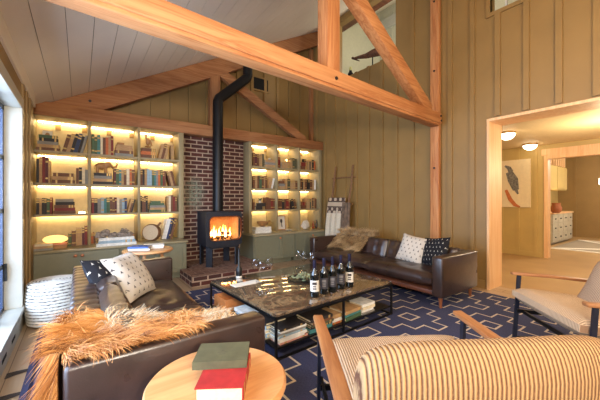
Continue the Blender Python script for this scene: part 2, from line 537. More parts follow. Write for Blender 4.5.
# cased opening
mb = MB()
mb.box(XR - .02, XR + .4, OY1 - .002, OY1 + .03, 0, OZ + .03)
mb.box(XR - .021, XR + .401, -1.3, OY1 + .031, OZ - .005, OZ + .03)
mb.box(XR - .02, XR + .4, -1.33, -1.3, 0, OZ + .03)
struct('trim_2', mb, M['casing'])
mb = MB()
for a in ((SY0 - .05, SY0, SZ0 - .05, SZ1 + .05), (SY1, SY1 + .05, SZ0 - .05, SZ1 + .05), (SY0, SY1, SZ0 - .05, SZ0), (SY0, SY1, SZ1, SZ1 + .05)):
    mb.box(XR - .03, XR + .05, *a)
w2 = struct('window_2', mb, M['wall'])
obj('mullion', MB().box(XR + .02, XR + .05, 1.635, 1.66, SZ0, SZ1), M['white'], w2)
obj('pane', MB().box(XR + .033, XR + .038, SY0, SY1, SZ0, SZ1), glassmat('small_pane', thin=True), w2)
# back wall: gable with boards and battens
mb = MB()
mb.prism([(-.72, 0), (XR + .1, 0), (XR + .1, zc(XR + .1) + .05), (-.72, zc(-.72) + .05)], YB, YB + .12)
x = XL + 0.2
while x < XR - .05:
    mb.box(x - .033, x + .033, YB - .032, YB + .01, 2.3, zc(x) - .005)
    x += 0.325
struct('wall_back', mb, M['wall'])
struct('wall_front', MB().prism([(XL - .1, 0), (XR + .1, 0), (XR + .1, zc(XR + .1) + .05), (XL - .1, zc(XL - .1) + .05)], YN - .12, YN), M['wall'])
v = thing('gable_vent', 'dark square vent with pale frame high on the back gable', 'vent', (3.17, YB, 3.77))
obj('frame', MB().box(2.955, 2.985, YB - .034, YB, 3.62, 3.93).box(3.37, 3.40, YB - .034, YB, 3.62, 3.93).box(2.985, 3.37, YB - .034, YB, 3.62, 3.65).box(2.985, 3.37, YB - .034, YB, 3.9, 3.93), M['wall'], v, world=True)
obj('grille', MB().box(2.985, 3.37, YB - .024, YB - .002, 3.65, 3.9), M['void'], v, world=True)
# brick chimney breast
bw = MB().box(-.62, .62, 0, .2, 0, 2.5)
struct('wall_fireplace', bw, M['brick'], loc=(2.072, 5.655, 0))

# ------------------------------------------------------------------ timber trusses
def bolt(mb, p, d, r=.016):
    p = Vector(p); d = Vector(d).normalized()
    mb.tube([p - d * .004, p + d * .012], r, 8)
tr = thing('roof_truss', 'rough orange timber truss on the back gable above the bookcases', 'beam', (2.07, 5.5, 2.43))
y0, y1 = 5.46, 5.59
obj('tie_beam', MB().box(-.555, XR - .005, 5.384, y1, 2.407, 2.60), M['rbeam_x'], tr, bevel=.008, world=True)
def slope_prism(x0, x1, f0, f1, ya, yb):
    return MB().prism([(x0, f0(x0)), (x1, f0(x1)), (x1, f1(x1)), (x0, f1(x0))], ya, yb)
xk = XL + (2.602 + .335 - 2.55) / SL
obj('rafter', MB().prism([(-.36, 2.602), (xk, 2.602), (XR - .005, zc(XR) - .338), (XR - .005, zc(XR) - .009), (-.36, zc(-.36) - .006)], y0, y1), M['rbeam_x'], tr, world=True)
obj('king_post', slope_prism(1.94, 2.13, lambda x: 2.6, lambda x: zc(x) - .32, y0 + .01, y1 - .005), M['rbeam_z'], tr, world=True)
obj('brace', MB().bar((2.13, y0 + .065, 3.68), (4.13, y0 + .065, 2.60), .17, .10, up=(0, 1, 0)), M['rbeam_x'], tr, world=True)
for px, py in ((57, 110), (90, 101), (185, 131)):
    b = MB(); bolt(b, PY(px, py, y0), (0, -1, 0), .02); obj('bolt', b, M['bolt'], tr, world=True)
tp = thing('corner_post', 'thin timber post in the back corner behind the truss', 'post', (4.55, 5.8, 2.6))
obj('post', MB().box(4.51, 4.592, 5.75, 5.832, 2.6, zc(4.51) - .31), M['rbeam_z'], tp, world=True)

# front truss, slightly skewed to the walls
ang = math.atan2(0.39, 4.91)
ft = thing('roof_truss', 'big front orange timber truss crossing the top of the room', 'beam', (-.44, 2.06, 2.385), ang)
FT = 4.92
mb = MB().box(0, FT, 0, .165, .03, .185)
obj('tie_beam', mb, M['beam_x'], ft, bevel=.008)
obj('bottom_plate', MB().box(0, FT - .02, .018, .165, 0, .032), M['beam_x'], ft, bevel=.004)
def ftz(u): return zc(-.44 + u * math.cos(ang)) - 2.385
uk = 2.53
obj('king_post', MB().box(uk - .09, uk + .09, .012, .158, .17, ftz(uk - .1) - .28), M['beam_z'], ft, bevel=.006)
P0 = PY(359.5, 0, 2.34); P1 = PY(424, 106, 2.50)
d = (P1 - P0).normalized()
P0 = P0 - d * 1.1; P1 = P1 + d * 0.12
Mi = wmat(ft).inverted()
q0, q1 = Mi @ P0, Mi @ P1
q0.y = q1.y = .088
obj('brace', MB().bar(q0, q1, .18, .135, up=(0, 1, 0)), M['beam_x'], ft, bevel=.006)
obj('rafter', MB().prism([(.02, ftz(.02) - .3), (FT, ftz(FT) - .3), (FT, ftz(FT) - .012), (.02, ftz(.02) - .012)], .01, .16), M['beam_x'], ft)
b = MB(); bolt(b, (uk + .02, 0, .1), (0, -1, 0), .018); obj('bolt', b, M['bolt'], ft)
for u, z in ((FT - .04, .14), (FT - .03, .07)):
    b = MB(); bolt(b, (u, 0, z), (0, -1, 0), .016); obj('bolt', b, M['bolt'], ft)
wp = thing('timber_post', 'tall orange timber post standing against the right wall', 'post', (4.55, 2.61, 0))
obj('post', MB().box(4.5, 4.6 - .024, 2.525, 2.665, 0, zc(4.5) - .03), M['beam_z'], wp, bevel=.006, world=True)
for py in (1.5, 71, 168):
    b = MB(); q = PX(434.3, py, 4.5); bolt(b, q, (-1, 0, 0), .016); obj('bolt', b, M['bolt'], wp, world=True)

# ------------------------------------------------------------------ bookcases
SH = [0.593, 1.052, 1.486, 1.934]           # top faces of worktop and shelves
BF, BB = 5.40, 5.852
def bookcase(side, ups, x0, x1):
    t = thing('bookcase', 'lit built-in bookcase with three bays, %s of the brick chimney' % side, 'bookcase', ((x0 + x1) / 2, BB, SH[0]))
    for a, b in ups: obj('upright', MB().box(a, b, BF, BB - .012, SH[0], 2.405), M['case'], t, world=True, bevel=.002)
    for i in range(len(ups) - 1):
        xa, xb = ups[i][1], ups[i + 1][0]
        for z in SH[1:]: obj('shelf', MB().box(xa, xb, BF + .006, BB - .012, z - .032, z), M['case'], t, world=True)
        for z in [q - .032 for q in SH[1:]] + [2.405]:
            obj('led_strip', MB().box(xa + .02, xb - .02, BB - .06, BB - .035, z - .014, z - .001), M['led'], t, world=True)
    obj('top_board', MB().box(x0, x1, BF - .004, BB - .012, 2.405, 2.43), M['case'], t, world=True)
    obj('back_panel', MB().box(x0, x1, BB - .012, BB, SH[0], 2.43), M['caseback'], t, world=True)
    return t
UPL = [(-.466, -.458), (.094, .131), (.745, .781), (1.37, 1.45)]
UPL[0] = (-.553, -.513)
UPR = [(2.692, 2.756), (3.327, 3.362), (3.908, 3.945), (4.48, 4.56)]
bookcase('left', UPL, -.553, 1.45)
bookcase('right', UPR, 2.692, 4.56)

def cabinet(label, x0, x1, doors, knobs):
    t = thing('base_cabinet', label, 'cabinet', ((x0 + x1) / 2, 5.45, 0))
    obj('body', MB().box(x0, x1, 5.075, 5.85, .085, .563).box(x0 + .03, x1 - .03, 5.13, 5.8, 0, .085, 0), M['cab'], t, world=True)
    for (a, b), k in zip(doors, knobs):
        m = MB()
        m.box(a + .055, b - .055, 5.058, 5.075, .15, .50)
        for q in ((a, a + .055, .1, .55), (b - .055, b, .1, .55)): m.box(q[0], q[1], 5.045, 5.075, q[2], q[3])
        for q in ((.1, .155), (.495, .55)): m.box(a + .055, b - .055, 5.045, 5.075, q[0], q[1])
        dn = obj('door', m, M['cab'], t, world=True)
        if k is not None:
            kb = MB().lathe([(.006, 0), (.008, .012), (.019, .02), (.021, .03), (.012, .037), (0, .038)], (0, 0, 0), 12, M=Matrix.Rotation(PI / 2, 3, 'X'))
            obj('knob', kb, M['copper'], dn, world=False, loc=wmat(t).inverted() @ Vector((k, 5.045, .503)), smooth=True)
    return t
cabinet('low grey-green cabinet under left bookcase beside the window wall', -.55, .466, [(-.53, -.02), (-.012, .455)], [-.05, .025])
cabinet('low grey-green cabinet under left bookcase, unit nearest the brick hearth', .47, 1.405, [(.48, .925), (.933, 1.395)], [.89, .97])
cabinet('low shadowy cabinet under right bookcase, unit nearest the stove', 2.62, 3.545, [(2.64, 3.235), (3.243, 3.54)], [3.18, None])
cabinet('low shadowy cabinet under right bookcase, unit beside the blanket ladder', 3.55, 4.50, [(3.56, 3.86), (3.868, 4.49)], [None, 4.0])
tag(obj('worktop', MB().box(-.555, 1.42, 5.03, 5.84, .563, .593), M['worktop'], bevel=.004), 'long pale painted worktop over the left low cabinets', 'worktop')
tag(obj('worktop', MB().box(2.60, 4.52, 5.03, 5.84, .563, .593), M['worktop'], bevel=.004), 'long warm-lit painted worktop over the right low cabinets', 'worktop')

# ------------------------------------------------------------------ books
BC = {'k': ('black', (44, 38, 36)), 'b': ('brown', (110, 70, 46)), 'r': ('dark red', (128, 42, 36)), 'g': ('green', (72, 96, 66)),
      't': ('teal', (66, 124, 124)), 'n': ('navy', (44, 56, 92)), 'c': ('cream', (222, 206, 172)), 'y': ('tan', (178, 140, 96)),
      'o': ('orange', (196, 104, 54)), 'w': ('white', (226, 224, 216)), 'e': ('grey', (136, 132, 124)), 'p': ('pale blue', (150, 174, 186)),
      'm': ('maroon', (92, 40, 44)), 's': ('pink', (214, 156, 140)), 'v': ('olive', (82, 80, 56)), 'u': ('blue', (64, 96, 160)), 'q': ('bright red', (158, 36, 34))}
BM = {}
def bmat(c):
    if c not in BM:
        BM[c] = plain('book_cloth_' + BC[c][0].replace(' ', '_'), rgb(*BC[c][1]), 0.6, var=0.08, scale=25)
    return BM[c]
M['pages'] = plain('pages', rgb(222, 206, 170), 0.8, var=0.05, scale=60)
M['gilt'] = plain('gilt', rgb(190, 156, 92), 0.45, 0.3)
def book(c, w, h, d, lying=False, name='book', bands=True):
    """spine faces -y; upright: w along x, h along z; lying: h along x, w along z"""
    m = MB(); cv = min(.004, w * .15)
    def B(x0, x1, y0, y1, z0, z1, mi):
        if lying: m.box(z0 - h / 2, z1 - h / 2, y0, y1, x0 + w / 2, x1 + w / 2, mi)
        else: m.box(x0, x1, y0, y1, z0, z1, mi)
    B(-w/2, -w/2 + cv, 0, d, 0, h, 0); B(w/2 - cv, w/2, 0, d, 0, h, 0); B(-w/2 + cv, w/2 - cv, 0, cv, 0, h, 0)
    B(-w/2 + cv, w/2 - cv, cv, d - .006, .005, h - .005, 1)
    if bands and w > .014 and c not in 'wce':
        k = rnd.random()
        if k < .75:
            for z in ((.72, .86) if k < .35 else (.15, .18, .8, .83)):
                B(-w/2 + .001, w/2 - .001, -.0012, 0.001, h * z, h * z + (.012 if k >= .35 else .02), 2)
    return obj(name, m, [bmat(c), M['pages'], M['gilt']])
ORD = 'first second third fourth fifth sixth seventh eighth ninth tenth eleventh twelfth thirteenth fourteenth fifteenth sixteenth seventeenth eighteenth'.split()
SHN = ['worktop', 'lowest shelf', 'middle shelf', 'top shelf']
BAYN = ['left bay', 'middle bay', 'right bay']
def fill(side, row, bay, spec, yf=5.45):
    z0 = SH[row]; up = 0
    for sp in spec:
        kind, p0, p1, pt, cols = sp[:5]
        y = sp[5] if len(sp) > 5 else yf
        xa, xb = PY(p0, 200, y).x, PY(p1, 200, y).x
        top = PY((p0 + p1) / 2, pt, y).z
        hh = max(.05, top - z0)
        grp = 'books in the %s bookcase' % side
        place = '%s, %s of %s bookcase' % (SHN[row], BAYN[bay], side)
        if kind == 'U' or kind == 'L':
            n = len(cols)
            ws = [rnd.uniform(.75, 1.3) for _ in cols]
            tilt = 0
            sg = sp[6] if len(sp) > 6 else 1
            h = hh
            if kind == 'L':
                tilt = .24 * sg
                xb -= 0 if sg < 0 else hh * math.sin(.24) * .9
                xa += hh * math.sin(.24) * .9 if sg < 0 else 0
                h = hh / math.cos(.24)
            k = (xb - xa) / sum(ws); x = xa
            for c, w in zip(cols, ws):
                w *= k
                hb = h * rnd.uniform(.84, 1.0)
                o = book(c, max(.008, w / math.cos(tilt) * .94 if tilt == 0 else w * .93), hb, rnd.uniform(.15, .19))
                if tilt:
                    piv = x if sg > 0 else x + w       # lower corner stays on the shelf
                    o.rotation_euler = (0, tilt, 0)
                    cx = w * .465
                    if sg > 0: o.location = (x + cx * math.cos(tilt), y + rnd.uniform(0, .02), z0 + cx * math.sin(tilt) + .001)
                    else: o.location = (x + w - cx * math.cos(tilt), y + rnd.uniform(0, .02), z0 + cx * math.sin(-tilt) + .001)
                else: o.location = (x + w / 2, y + rnd.uniform(0, .025), z0 + .0005)
                tag(o, '%s %s book, %s standing from left, %s' % (BC[c][0], 'leaning' if tilt else 'upright', ORD[up], place), 'book', grp)
                up += 1; x += w
        else:
            n = len(cols); w0 = hh / n; z = z0
            for i, c in enumerate(reversed(cols)):
                w = w0 * .985
                ln = (xb - xa) * (1 - .05 * i - rnd.uniform(0, .05))
                o = book(c, w, ln, rnd.uniform(.16, .2), True)
                o.location = ((xa + xb) / 2 + rnd.uniform(-.006, .006), y + rnd.uniform(0, .01), z + .0005)
                o.rotation_euler = (0, 0, rnd.uniform(-.03, .03))
                z += w0
                pos = 'topmost' if i == n - 1 else ('lowest' if i == 0 else ORD[n - 1 - i] + ' from top')
                tag(o, '%s book lying %s in %sstack, %s' % (BC[c][0], pos, sp[6] + ' ' if len(sp) > 6 else '', place), 'book', grp)
for a in (
 ('left', 3, 0, [('S', 36, 60, 135, 'gkeyb'), ('L', 62, 88, 133, 'byknke')]),
 ('left', 3, 1, [('U', 91.5, 113.5, 134.5, 'ggtcboyr'), ('S', 114.5, 134, 145, 'yybe')]),
 ('left', 3, 2, [('S', 140.5, 156, 148, 'bob'), ('L', 158.5, 170, 142.5, 'yby'), ('U', 171, 174, 144, 'y')]),
 ('left', 2, 0, [('U', 36, 50.5, 156, 'kyrmy'), ('S', 51, 75, 173, 'byb'), ('U', 76, 88, 167, 'bkce')]),
 ('left', 2, 1, [('S', 92, 113, 173, 'keyk'), ('U', 114, 135, 168, 'mgtybcob')]),
 ('left', 2, 2, [('U', 140.5, 166, 169, 'bkyppgteogrb'), ('L', 166.5, 176, 171, 'byb', 5.45, -1)]),
 ('left', 1, 0, [('U', 36, 52, 196, 'kykkgr'), ('S', 53, 76, 199, 'ekbrb')]),
 ('left', 1, 1, [('U', 91.5, 127, 197, 'rkeptgbbmcepn'), ('L', 127.5, 136, 198, 'ybk')]),
 ('left', 1, 2, [('U', 140.5, 148, 195, 'kbbk'), ('S', 149, 166, 201, 'ggeyg'), ('U', 167, 177, 195, 'ycbrb')]),
 ('left', 0, 0, [('S', 52, 67, 240, 'brk', 5.33), ('U', 68, 71.5, 233, 'g', 5.4), ('U', 71.5, 76, 231, 'b', 5.4), ('U', 76, 82, 227.5, 'y', 5.4), ('U', 82, 87.5, 226, 'mr', 5.4), ('S', 33, 54, 244, 'cye', 5.1, 'front')]),
 ('left', 0, 1, [('U', 91, 95.5, 232, 'ob', 5.5), ('S', 96, 137, 237.5, 'wpw', 5.06), ('U', 127, 134, 233, 'bo', 5.5)]),
 ('left', 0, 2, [('L', 162, 177, 217, 'wwnkb', 5.4)]),
 ('right', 3, 0, [('U', 252.8, 264, 153.5, 'bmbyyv'), ('S', 265, 276, 160, 'yey')]),
 ('right', 3, 1, [('U', 278.5, 281, 157, 'r'), ('S', 281.5, 290, 162, 'yy'), ('U', 291, 297, 158, 'yvv')]),
 ('right', 3, 2, [('S', 300.8, 307.5, 162.5, 'rb'), ('U', 308, 315.5, 160, 'ykyko')]),
 ('right', 2, 0, [('U', 252.8, 267.5, 175.5, 'bybgbyb'), ('L', 269, 275.5, 177, 'yw')]),
 ('right', 2, 1, [('S', 278.3, 285, 181, 'bey'), ('U', 286, 297.5, 179, 'yvyyb')]),
 ('right', 2, 2, [('U', 300.8, 307, 178, 'bkyb'), ('U', 308.5, 316, 179, 'kbyw')]),
 ('right', 1, 0, [('U', 252.8, 255, 198, 'b'), ('S', 256, 265.5, 203, 'kk'), ('U', 266.5, 275.5, 197, 'bbrb')]),
 ('right', 1, 1, [('U', 278.5, 290.5, 198, 'bbkbrb'), ('L', 290.5, 297, 199, 'kb', 5.45, -1)]),
 ('right', 1, 2, [('S', 300.8, 306, 202, 'rb'), ('U', 307, 316.5, 198, 'yyvykyb')]),
 ('right', 0, 0, [('S', 255.5, 272, 227, 'ww', 5.25)]),
): fill(*a)

# ------------------------------------------------------------------ shelf ornaments
M['carved'] = plain('carved_wood', rgb(176, 128, 78), 0.55, var=.1)
M['paper'] = plain('paper', rgb(226, 220, 206), 0.8, var=.01)
M['coral'] = plain('grey_coral', rgb(150, 136, 122), .8, var=.2, scale=40, bump=.5)
M['stone'] = plain('pale_stone', rgb(200, 188, 166), 0.7, var=.1, scale=30)
M['ink'] = plain('ink', rgb(60, 52, 48), 0.8)
def rotx(a): return Matrix.Rotation(a, 3, 'X')
def at(px, py, y): return PY(px, py, y)
p = at(92.5, 173.5, 5.5)
e = thing('elephant_statue', 'carved wooden elephant with raised trunk on stacked books', 'statue', (at(102, 173, 5.5).x, 5.5, at(102, 172.6, 5.5).z))
m = MB()
m.blob((0, 0, .10), (.085, .05, .055), 14, 10)
m.blob((.085, 0, .125), (.045, .04, .045), 12, 8)
m.tube([(.115, 0, .115), (.15, 0, .085), (.185, 0, .10), (.20, 0, .14), (.185, 0, .165)], [.022, .018, .014, .011, .008], 10)
for x in (-.055, .05):
    for yy in (-.026, .026): m.tube([(x, yy, .10), (x - .003, yy, .05), (x, yy, 0.0)], [.026, .02, .021], 10)
m.tube([(-.083, 0, .12), (-.098, 0, .08), (-.094, 0, .05)], [.006, .004, .006], 6)
obj('body', m, M['carved'], e, smooth=True)
for s in (-1, 1): obj('ear', MB().blob((.06, s * .044, .12), (.036, .007, .042), 12, 8), M['carved'], e, smooth=True)
b = thing('bird_statue', 'bronze long-tailed bird statue standing on small books', 'statue', (at(148, 148, 5.5).x, 5.5, at(148, 147.6, 5.5).z))
m = MB()
m.blob((0, 0, .012), (.05, .035, .012), 14, 6)
m.tube([(0, 0, .01), (.004, 0, .06)], [.012, .01], 8)
m.blob((.0, 0, .10), (.036, .028, .06), 12, 10)
m.tube([(-.012, 0, .13), (-.03, 0, .165), (-.028, 0, .19)], [.022, .015, .016], 10)
m.blob((-.03, 0, .195), (.02, .016, .018), 10, 8)
m.tube([(-.045, 0, .195), (-.066, 0, .186)], [.007, .001], 6)
m.tube([(.02, 0, .12), (.05, 0, .075), (.062, 0, .03)], [.02, .016, .006], 8)
obj('body', m, M['carved'], b, smooth=True)
obj('crest', MB().tube([(-.04, 0, .212), (-.02, 0, .224), (-.005, 0, .212)], [.003, .007, .003], 6), M['carved'], b, smooth=True)
q = at(44, 133, 5.62)
f = thing('picture_frame', 'small square picture propped above the stack on top shelf', 'picture', (at(47.5, 130, 5.6).x, 5.6, SH[3] ))
obj('backing', MB().box(-.055, .055, .0, .012, 0, .30), M['paper'], f)
obj('print', MB().blob((0, -.001, .245), (.026, .002, .03), 10, 8), M['carved'], f)
tag(obj('wooden_box', MB().box(-.045, .045, 0, .09, 0, .028).box(-.047, .047, -.002, .092, .022, .03), M['carved'], bevel=.002, loc=(at(121, 145, 5.47).x, 5.47, at(121, 144.5, 5.47).z)), 'small flat wooden box on top shelf book stack, middle bay', 'box')
# glowing oval lamp on its long pink slab
lx = at(55.5, 236, 5.22)
gm = N('lamp_shell'); gm.b.inputs['Emission Color'].default_value = (1.0, .62, .2, 1); gm.b.inputs['Emission Strength'].default_value = 1.6
gm.set(rgb(255, 214, 130), .35)
lp = thing('table_lamp', 'glowing flat oval stone lamp on the left worktop', 'lamp', (lx.x, 5.22, .668))
obj('shade', MB().blob((0, 0, .055), (.135, .085, .055), 24, 14), gm.mat, lp, smooth=True)
obj('foot', MB().lathe([(.05, 0), (.055, .004), (.05, .012)], (0, 0, 0), 18), M['carved'], lp)
tag(obj('long_slab', MB().box(-.22, .13, -.07, .07, 0, .022), plain('pink_cover', rgb(210, 142, 110), .6), loc=(lx.x - .005, 5.23, .645), bevel=.002), 'long flat pink board under the glowing oval lamp', 'board')
tag(obj('wooden_block', MB().box(-.2, -.08, -.05, .05, 0, .05).box(-.02, .12, -.03, .05, 0, .05), M['carved'], loc=(lx.x, 5.235, .594), bevel=.002), 'low wooden stand carrying the pink board under oval lamp', 'stand')
# coral and stones on the white books
z0 = at(115, 237.3, 5.13).z
for i, (px, r, dz) in enumerate(((101, .066, 0), (112, .06, .004), (121, .055, .0), (128.5, .062, .0), (106, .055, .055), (124, .052, .06))):
    tag(obj('stone', MB().blob((0, 0, 0), (r, r * .8, r * .62), 14, 10, jit=.9, seed=i + 3), M['coral'], smooth=True, loc=(at(px, 238, 5.13).x, 5.13 + (.02 if i % 2 else 0), z0 + r * .55 + dz)),
        '%s lumpy pale coral stone in pile on white books' % ['leftmost', 'second lower', 'third lower', 'rightmost', 'left upper', 'right upper'][i], 'stone', 'coral stones on the left worktop')
# log slice
def ringmat():
    n = N('log_slice_rings'); x, y, z = n.sep()
    r = n.math('SQRT', n.math('ADD', n.math('MULTIPLY', x, x), n.math('MULTIPLY', z, z)))
    w = n.math('SINE', n.math('MULTIPLY', n.math('ADD', r, n.math('MULTIPLY', n.noise(scale=9), .03)), 420))
    return n.set(n.ramp(w, [(0, rgb(176, 152, 120)), (1, rgb(206, 184, 150))]), .7)
M['bark'] = plain('bark', rgb(126, 90, 60), .85, var=.15, scale=40)
ls = thing('log_slice', 'round cut log slice with branch stub leaning in bookcase', 'log slice', (at(151.5, 232, 5.33).x, 5.33, SH[0] + .135))
ls.rotation_euler = (-.12, 0, -.5)
obj('face', MB().blob((0, -.05, 0), (.118, .006, .118), 24, 10), ringmat(), ls)
obj('bark_rim', MB().lathe([(.122, -.05), (.134, -.03), (.136, .05), (.12, .06), (0.0, .06)], (0, 0, 0), 26, M=rotx(-PI / 2)), M['bark'], ls, smooth=True)
obj('branch_stub', MB().tube([(.075, .0, .085), (.12, 0, .14), (.135, 0, .155)], [.02, .016, .018], 10), M['bark'], ls, smooth=True)
# right bookcase ornaments
q = at(263, 226.6, 5.3)
o = thing('carved_bird_bowl', 'brown carved bird bowl on white books, right worktop', 'ornament', (q.x, 5.32, q.z))
m = MB(); m.lathe([(.03, 0), (.06, .02), (.10, .06), (.12, .10), (.11, .10), (.085, .055), (.03, .02), (0, .018)], (0, 0, 0), 20)
m.tube([(.09, 0, .08), (.15, 0, .10), (.19, 0, .085)], [.02, .016, .004], 8)
obj('body', m, M['carved'], o, smooth=True)
fr = thing('picture_frame', 'dark framed sketch leaning in right bookcase, middle bay', 'picture', (at(282, 230, 5.55).x, 5.55, SH[0] + .001))
fr.rotation_euler = (-.12, 0, 0)
m = MB()
for a in ((-.11, .11, 0, .02), (-.11, .11, .30, .32), (-.11, -.09, .02, .30), (.09, .11, .02, .30)): m.box(a[0], a[1], 0, .02, a[2], a[3])
obj('frame', m, M['carved'], fr)
obj('print', MB().box(-.09, .09, .008, .014, .02, .30), M['paper'], fr)
m = MB(); m.blob((0, .008, .2), (.03, .002, .045), 10, 8); m.tube([(0, .008, .16), (.01, .008, .07)], .01, 6)
obj('drawing', m, M['ink'], fr)
tag(obj('dish', MB().lathe([(.03, 0), (.05, .008), (.085, .03), (.082, .032), (.045, .014), (0, .012)], (0, 0, 0), 20), M['stone'], smooth=True, loc=(at(289, 229, 5.3).x, 5.3, SH[0])), 'shallow pale dish on right worktop beside framed sketch', 'dish')
q = at(306, 228, 5.36)
m = MB(); m.blob((0, 0, .095), (.10, .07, .095), 18, 12, jit=.35, seed=9)
tag(obj('round_stone', m, M['stone'], smooth=True, loc=(q.x, 5.38, SH[0])), 'large smooth upright stone on right worktop, right bay', 'stone')
for i, (px, c, h) in enumerate(((313.2, (150, 74, 40), .17), (316.2, (70, 50, 36), .2))):
    m = MB().lathe([(.024, 0), (.026, .01), (.026, h * .6), (.012, h * .75), (.012, h), (0, h)], (0, 0, 0), 14)
    tag(obj('small_bottle', m, plain('bottle_glaze_%s' % 'ab'[i], rgb(*c), .25), smooth=True, loc=(at(px, 228, 5.44).x, 5.44, SH[0])), ['small orange-brown bottle beside the round stone', 'taller dark bottle at right end of right worktop'][i], 'bottle')
q = at(288.3, 162, 5.5)
cd = thing('candle', 'small glowing candle cup on top shelf, right bookcase', 'candle', (at(286.5, 162, 5.52).x, 5.52, at(286.5, 161.8, 5.5).z))
obj('cup', MB().lathe([(.03, 0), (.034, .01), (.034, .06), (.031, .06), (.03, .012), (0, .01)], (0, 0, 0), 16), glassmat('candle_glass', (1, .9, .7, 1), .1), cd)
obj('flame', MB().blob((0, 0, .035), (.014, .014, .024), 10, 8), emis('candle_glow', (1, .75, .35, 1), 18), cd)
# LED reflection added as a glowing disc, and trinkets
pk = at(82, 213, 5.55)
tag(obj('led_reflection', MB().lathe([(.04, 0), (.042, .006), (.036, .02), (0, .024)], (0, 0, 0), 18), emis('led_reflection_glow', (1, .82, .5, 1), 14), smooth=True, loc=(pk.x, 5.62, SH[1])), 'small added glow disc for LED reflection on lowest left shelf beside books', 'light')
def plant_pot(px, py, y, label):
    q = at(px, py, y)
    t = thing('potted_plant', label, 'plant', (q.x, y, q.z))
    obj('pot', MB().lathe([(.022, 0), (.03, .01), (.033, .045), (.028, .045), (.02, .012), (0, .01)], (0, 0, 0), 14), M['stone'], t, smooth=True)
    m = MB()
    for k in range(9):
        a = k * 2.4; r = .03 + .01 * (k % 3)
        m.tube([(0, 0, .035), (r * .5 * math.cos(a), r * .5 * math.sin(a), .075), (r * math.cos(a), r * math.sin(a), .085 + .012 * (k % 3))], [.003, .009, .001], 5)
    obj('foliage', m, plain('small_leaf', rgb(86, 100, 58), .6), t)
plant_pot(260, 203, 5.5, 'tiny potted plant on black books, right bookcase lowest shelf')
tg = thing('trinket_camera', 'small dark box camera ornament on right top shelf', 'ornament', (at(304.5, 162.3, 5.5).x, 5.5, at(304.5, 162.1, 5.5).z))
obj('case', MB().box(-.045, .045, 0, .05, 0, .065), M['ink'], tg, bevel=.005)
obj('lens', MB().lathe([(.02, 0), (.02, .025), (.014, .027), (0, .02)], (0, 0, .032), 14, M=rotx(PI / 2)), M['brass'], tg)
tag(obj('round_pebble', MB().blob((0, 0, .02), (.032, .025, .02), 12, 8, jit=.3), M['stone'], smooth=True, loc=(at(269.5, 160, 5.5).x, 5.5, at(269.5, 159.8, 5.5).z)), 'pale pebble on lying books, right bookcase top shelf', 'stone')
tag(obj('shell', MB().blob((0, 0, .016), (.03, .022, .018), 12, 8, jit=.5, seed=4), M['stone'], smooth=True, loc=(at(281, 181, 5.5).x, 5.5, at(281, 180.8, 5.5).z)), 'small pale shell on lying books, right bookcase middle shelf', 'shell')

# ------------------------------------------------------------------ hearth, stove, fire
h = MB().box(1.29, 2.60, 4.385, 5.02, 0, .145).box(1.46, 2.59, 5.02, 5.65, 0, .145)
hh = thing('hearth', 'raised red brick hearth with pale mortar under the stove', 'hearth', (1.95, 4.385, 0))
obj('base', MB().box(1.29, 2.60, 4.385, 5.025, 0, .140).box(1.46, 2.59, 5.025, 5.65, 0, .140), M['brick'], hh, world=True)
obj('paving', MB().box(1.288, 2.602, 4.383, 5.026, .140, .146).box(1.46, 2.59, 5.026, 5.65, .140, .146), M['pave'], hh, world=True)
SX, SYF, SYB = (1.645, 2.245), 4.83, 5.28
Zs0, Zs1 = .50, 1.04
st = thing('wood_stove', 'dark cast iron wood stove on tall legs with burning fire', 'stove', (1.945, 5.05, .146))
m = MB()
x0, x1 = SX; t_ = .035
m.box(x0, x0 + t_, SYF, SYB, Zs0, Zs1).box(x1 - t_, x1, SYF, SYB, Zs0, Zs1).box(x0 + t_, x1 - t_, SYF, SYB, Zs0, Zs0 + .06)
m.box(x0 + t_, x1 - t_, SYF, SYB, Zs1 - .05, Zs1).box(x0 + t_, x1 - t_, SYB - .03, SYB, Zs0 + .06, Zs1 - .05)
obj('body', m, M['iron'], st, world=True)
# rounded front with an opening
def rrect(cx, cz, w, h, r, n=6):
    pts = []
    for k, (sx, sz) in enumerate(((1, -1), (1, 1), (-1, 1), (-1, -1))):
        for i in range(n + 1):
            a = -PI / 2 + k * PI / 2 + i * PI / 2 / n
            pts.append((cx + sx * (w / 2 - r) + r * math.cos(a), cz + sz * (h / 2 - r) + r * math.sin(a)))
    return pts
def ring(outer, inner, y0, y1, mi=0):
    n = len(outer); m = MB()
    vs = [(x, y0, z) for x, z in outer] + [(x, y0, z) for x, z in inner] + [(x, y1, z) for x, z in outer] + [(x, y1, z) for x, z in inner]
    fs = []
    for i in range(n):
        j = (i + 1) % n
        fs += [(i, j, n + j, n + i), (2*n + j, 2*n + i, 3*n + i, 3*n + j), (i, 2*n + i, 2*n + j, j), (n + i, n + j, 3*n + j, 3*n + i)]
    return m.add(vs, fs, mi)
cx, cz = (x0 + x1) / 2 + .01, .78
W_, H_ = x1 - x0 + .02, Zs1 - Zs0 + .02
outer = rrect(cx - .02, .77, W_, H_, .05)
inner = rrect(cx, cz, .53, .38, .07)
dr = obj('door', ring(outer, inner, SYF - .055, SYF, 0), M['iron'], st, world=True)
obj('door_rim', ring(rrect(cx, cz, .555, .405, .08), inner, SYF - .066, SYF - .05), plain('copper_rim', rgb(150, 92, 62), .3, .9), dr, world=False, loc=(0, 0, 0)).data.transform(wmat(st).inverted())
gl = obj('door_glass', MB().box(cx - .268, cx + .268, SYF - .02, SYF - .014, cz - .195, cz + .195), glassmat('stove_glass', (1, .93, .85, 1), thin=True), dr)
gl.data.transform(wmat(st).inverted())
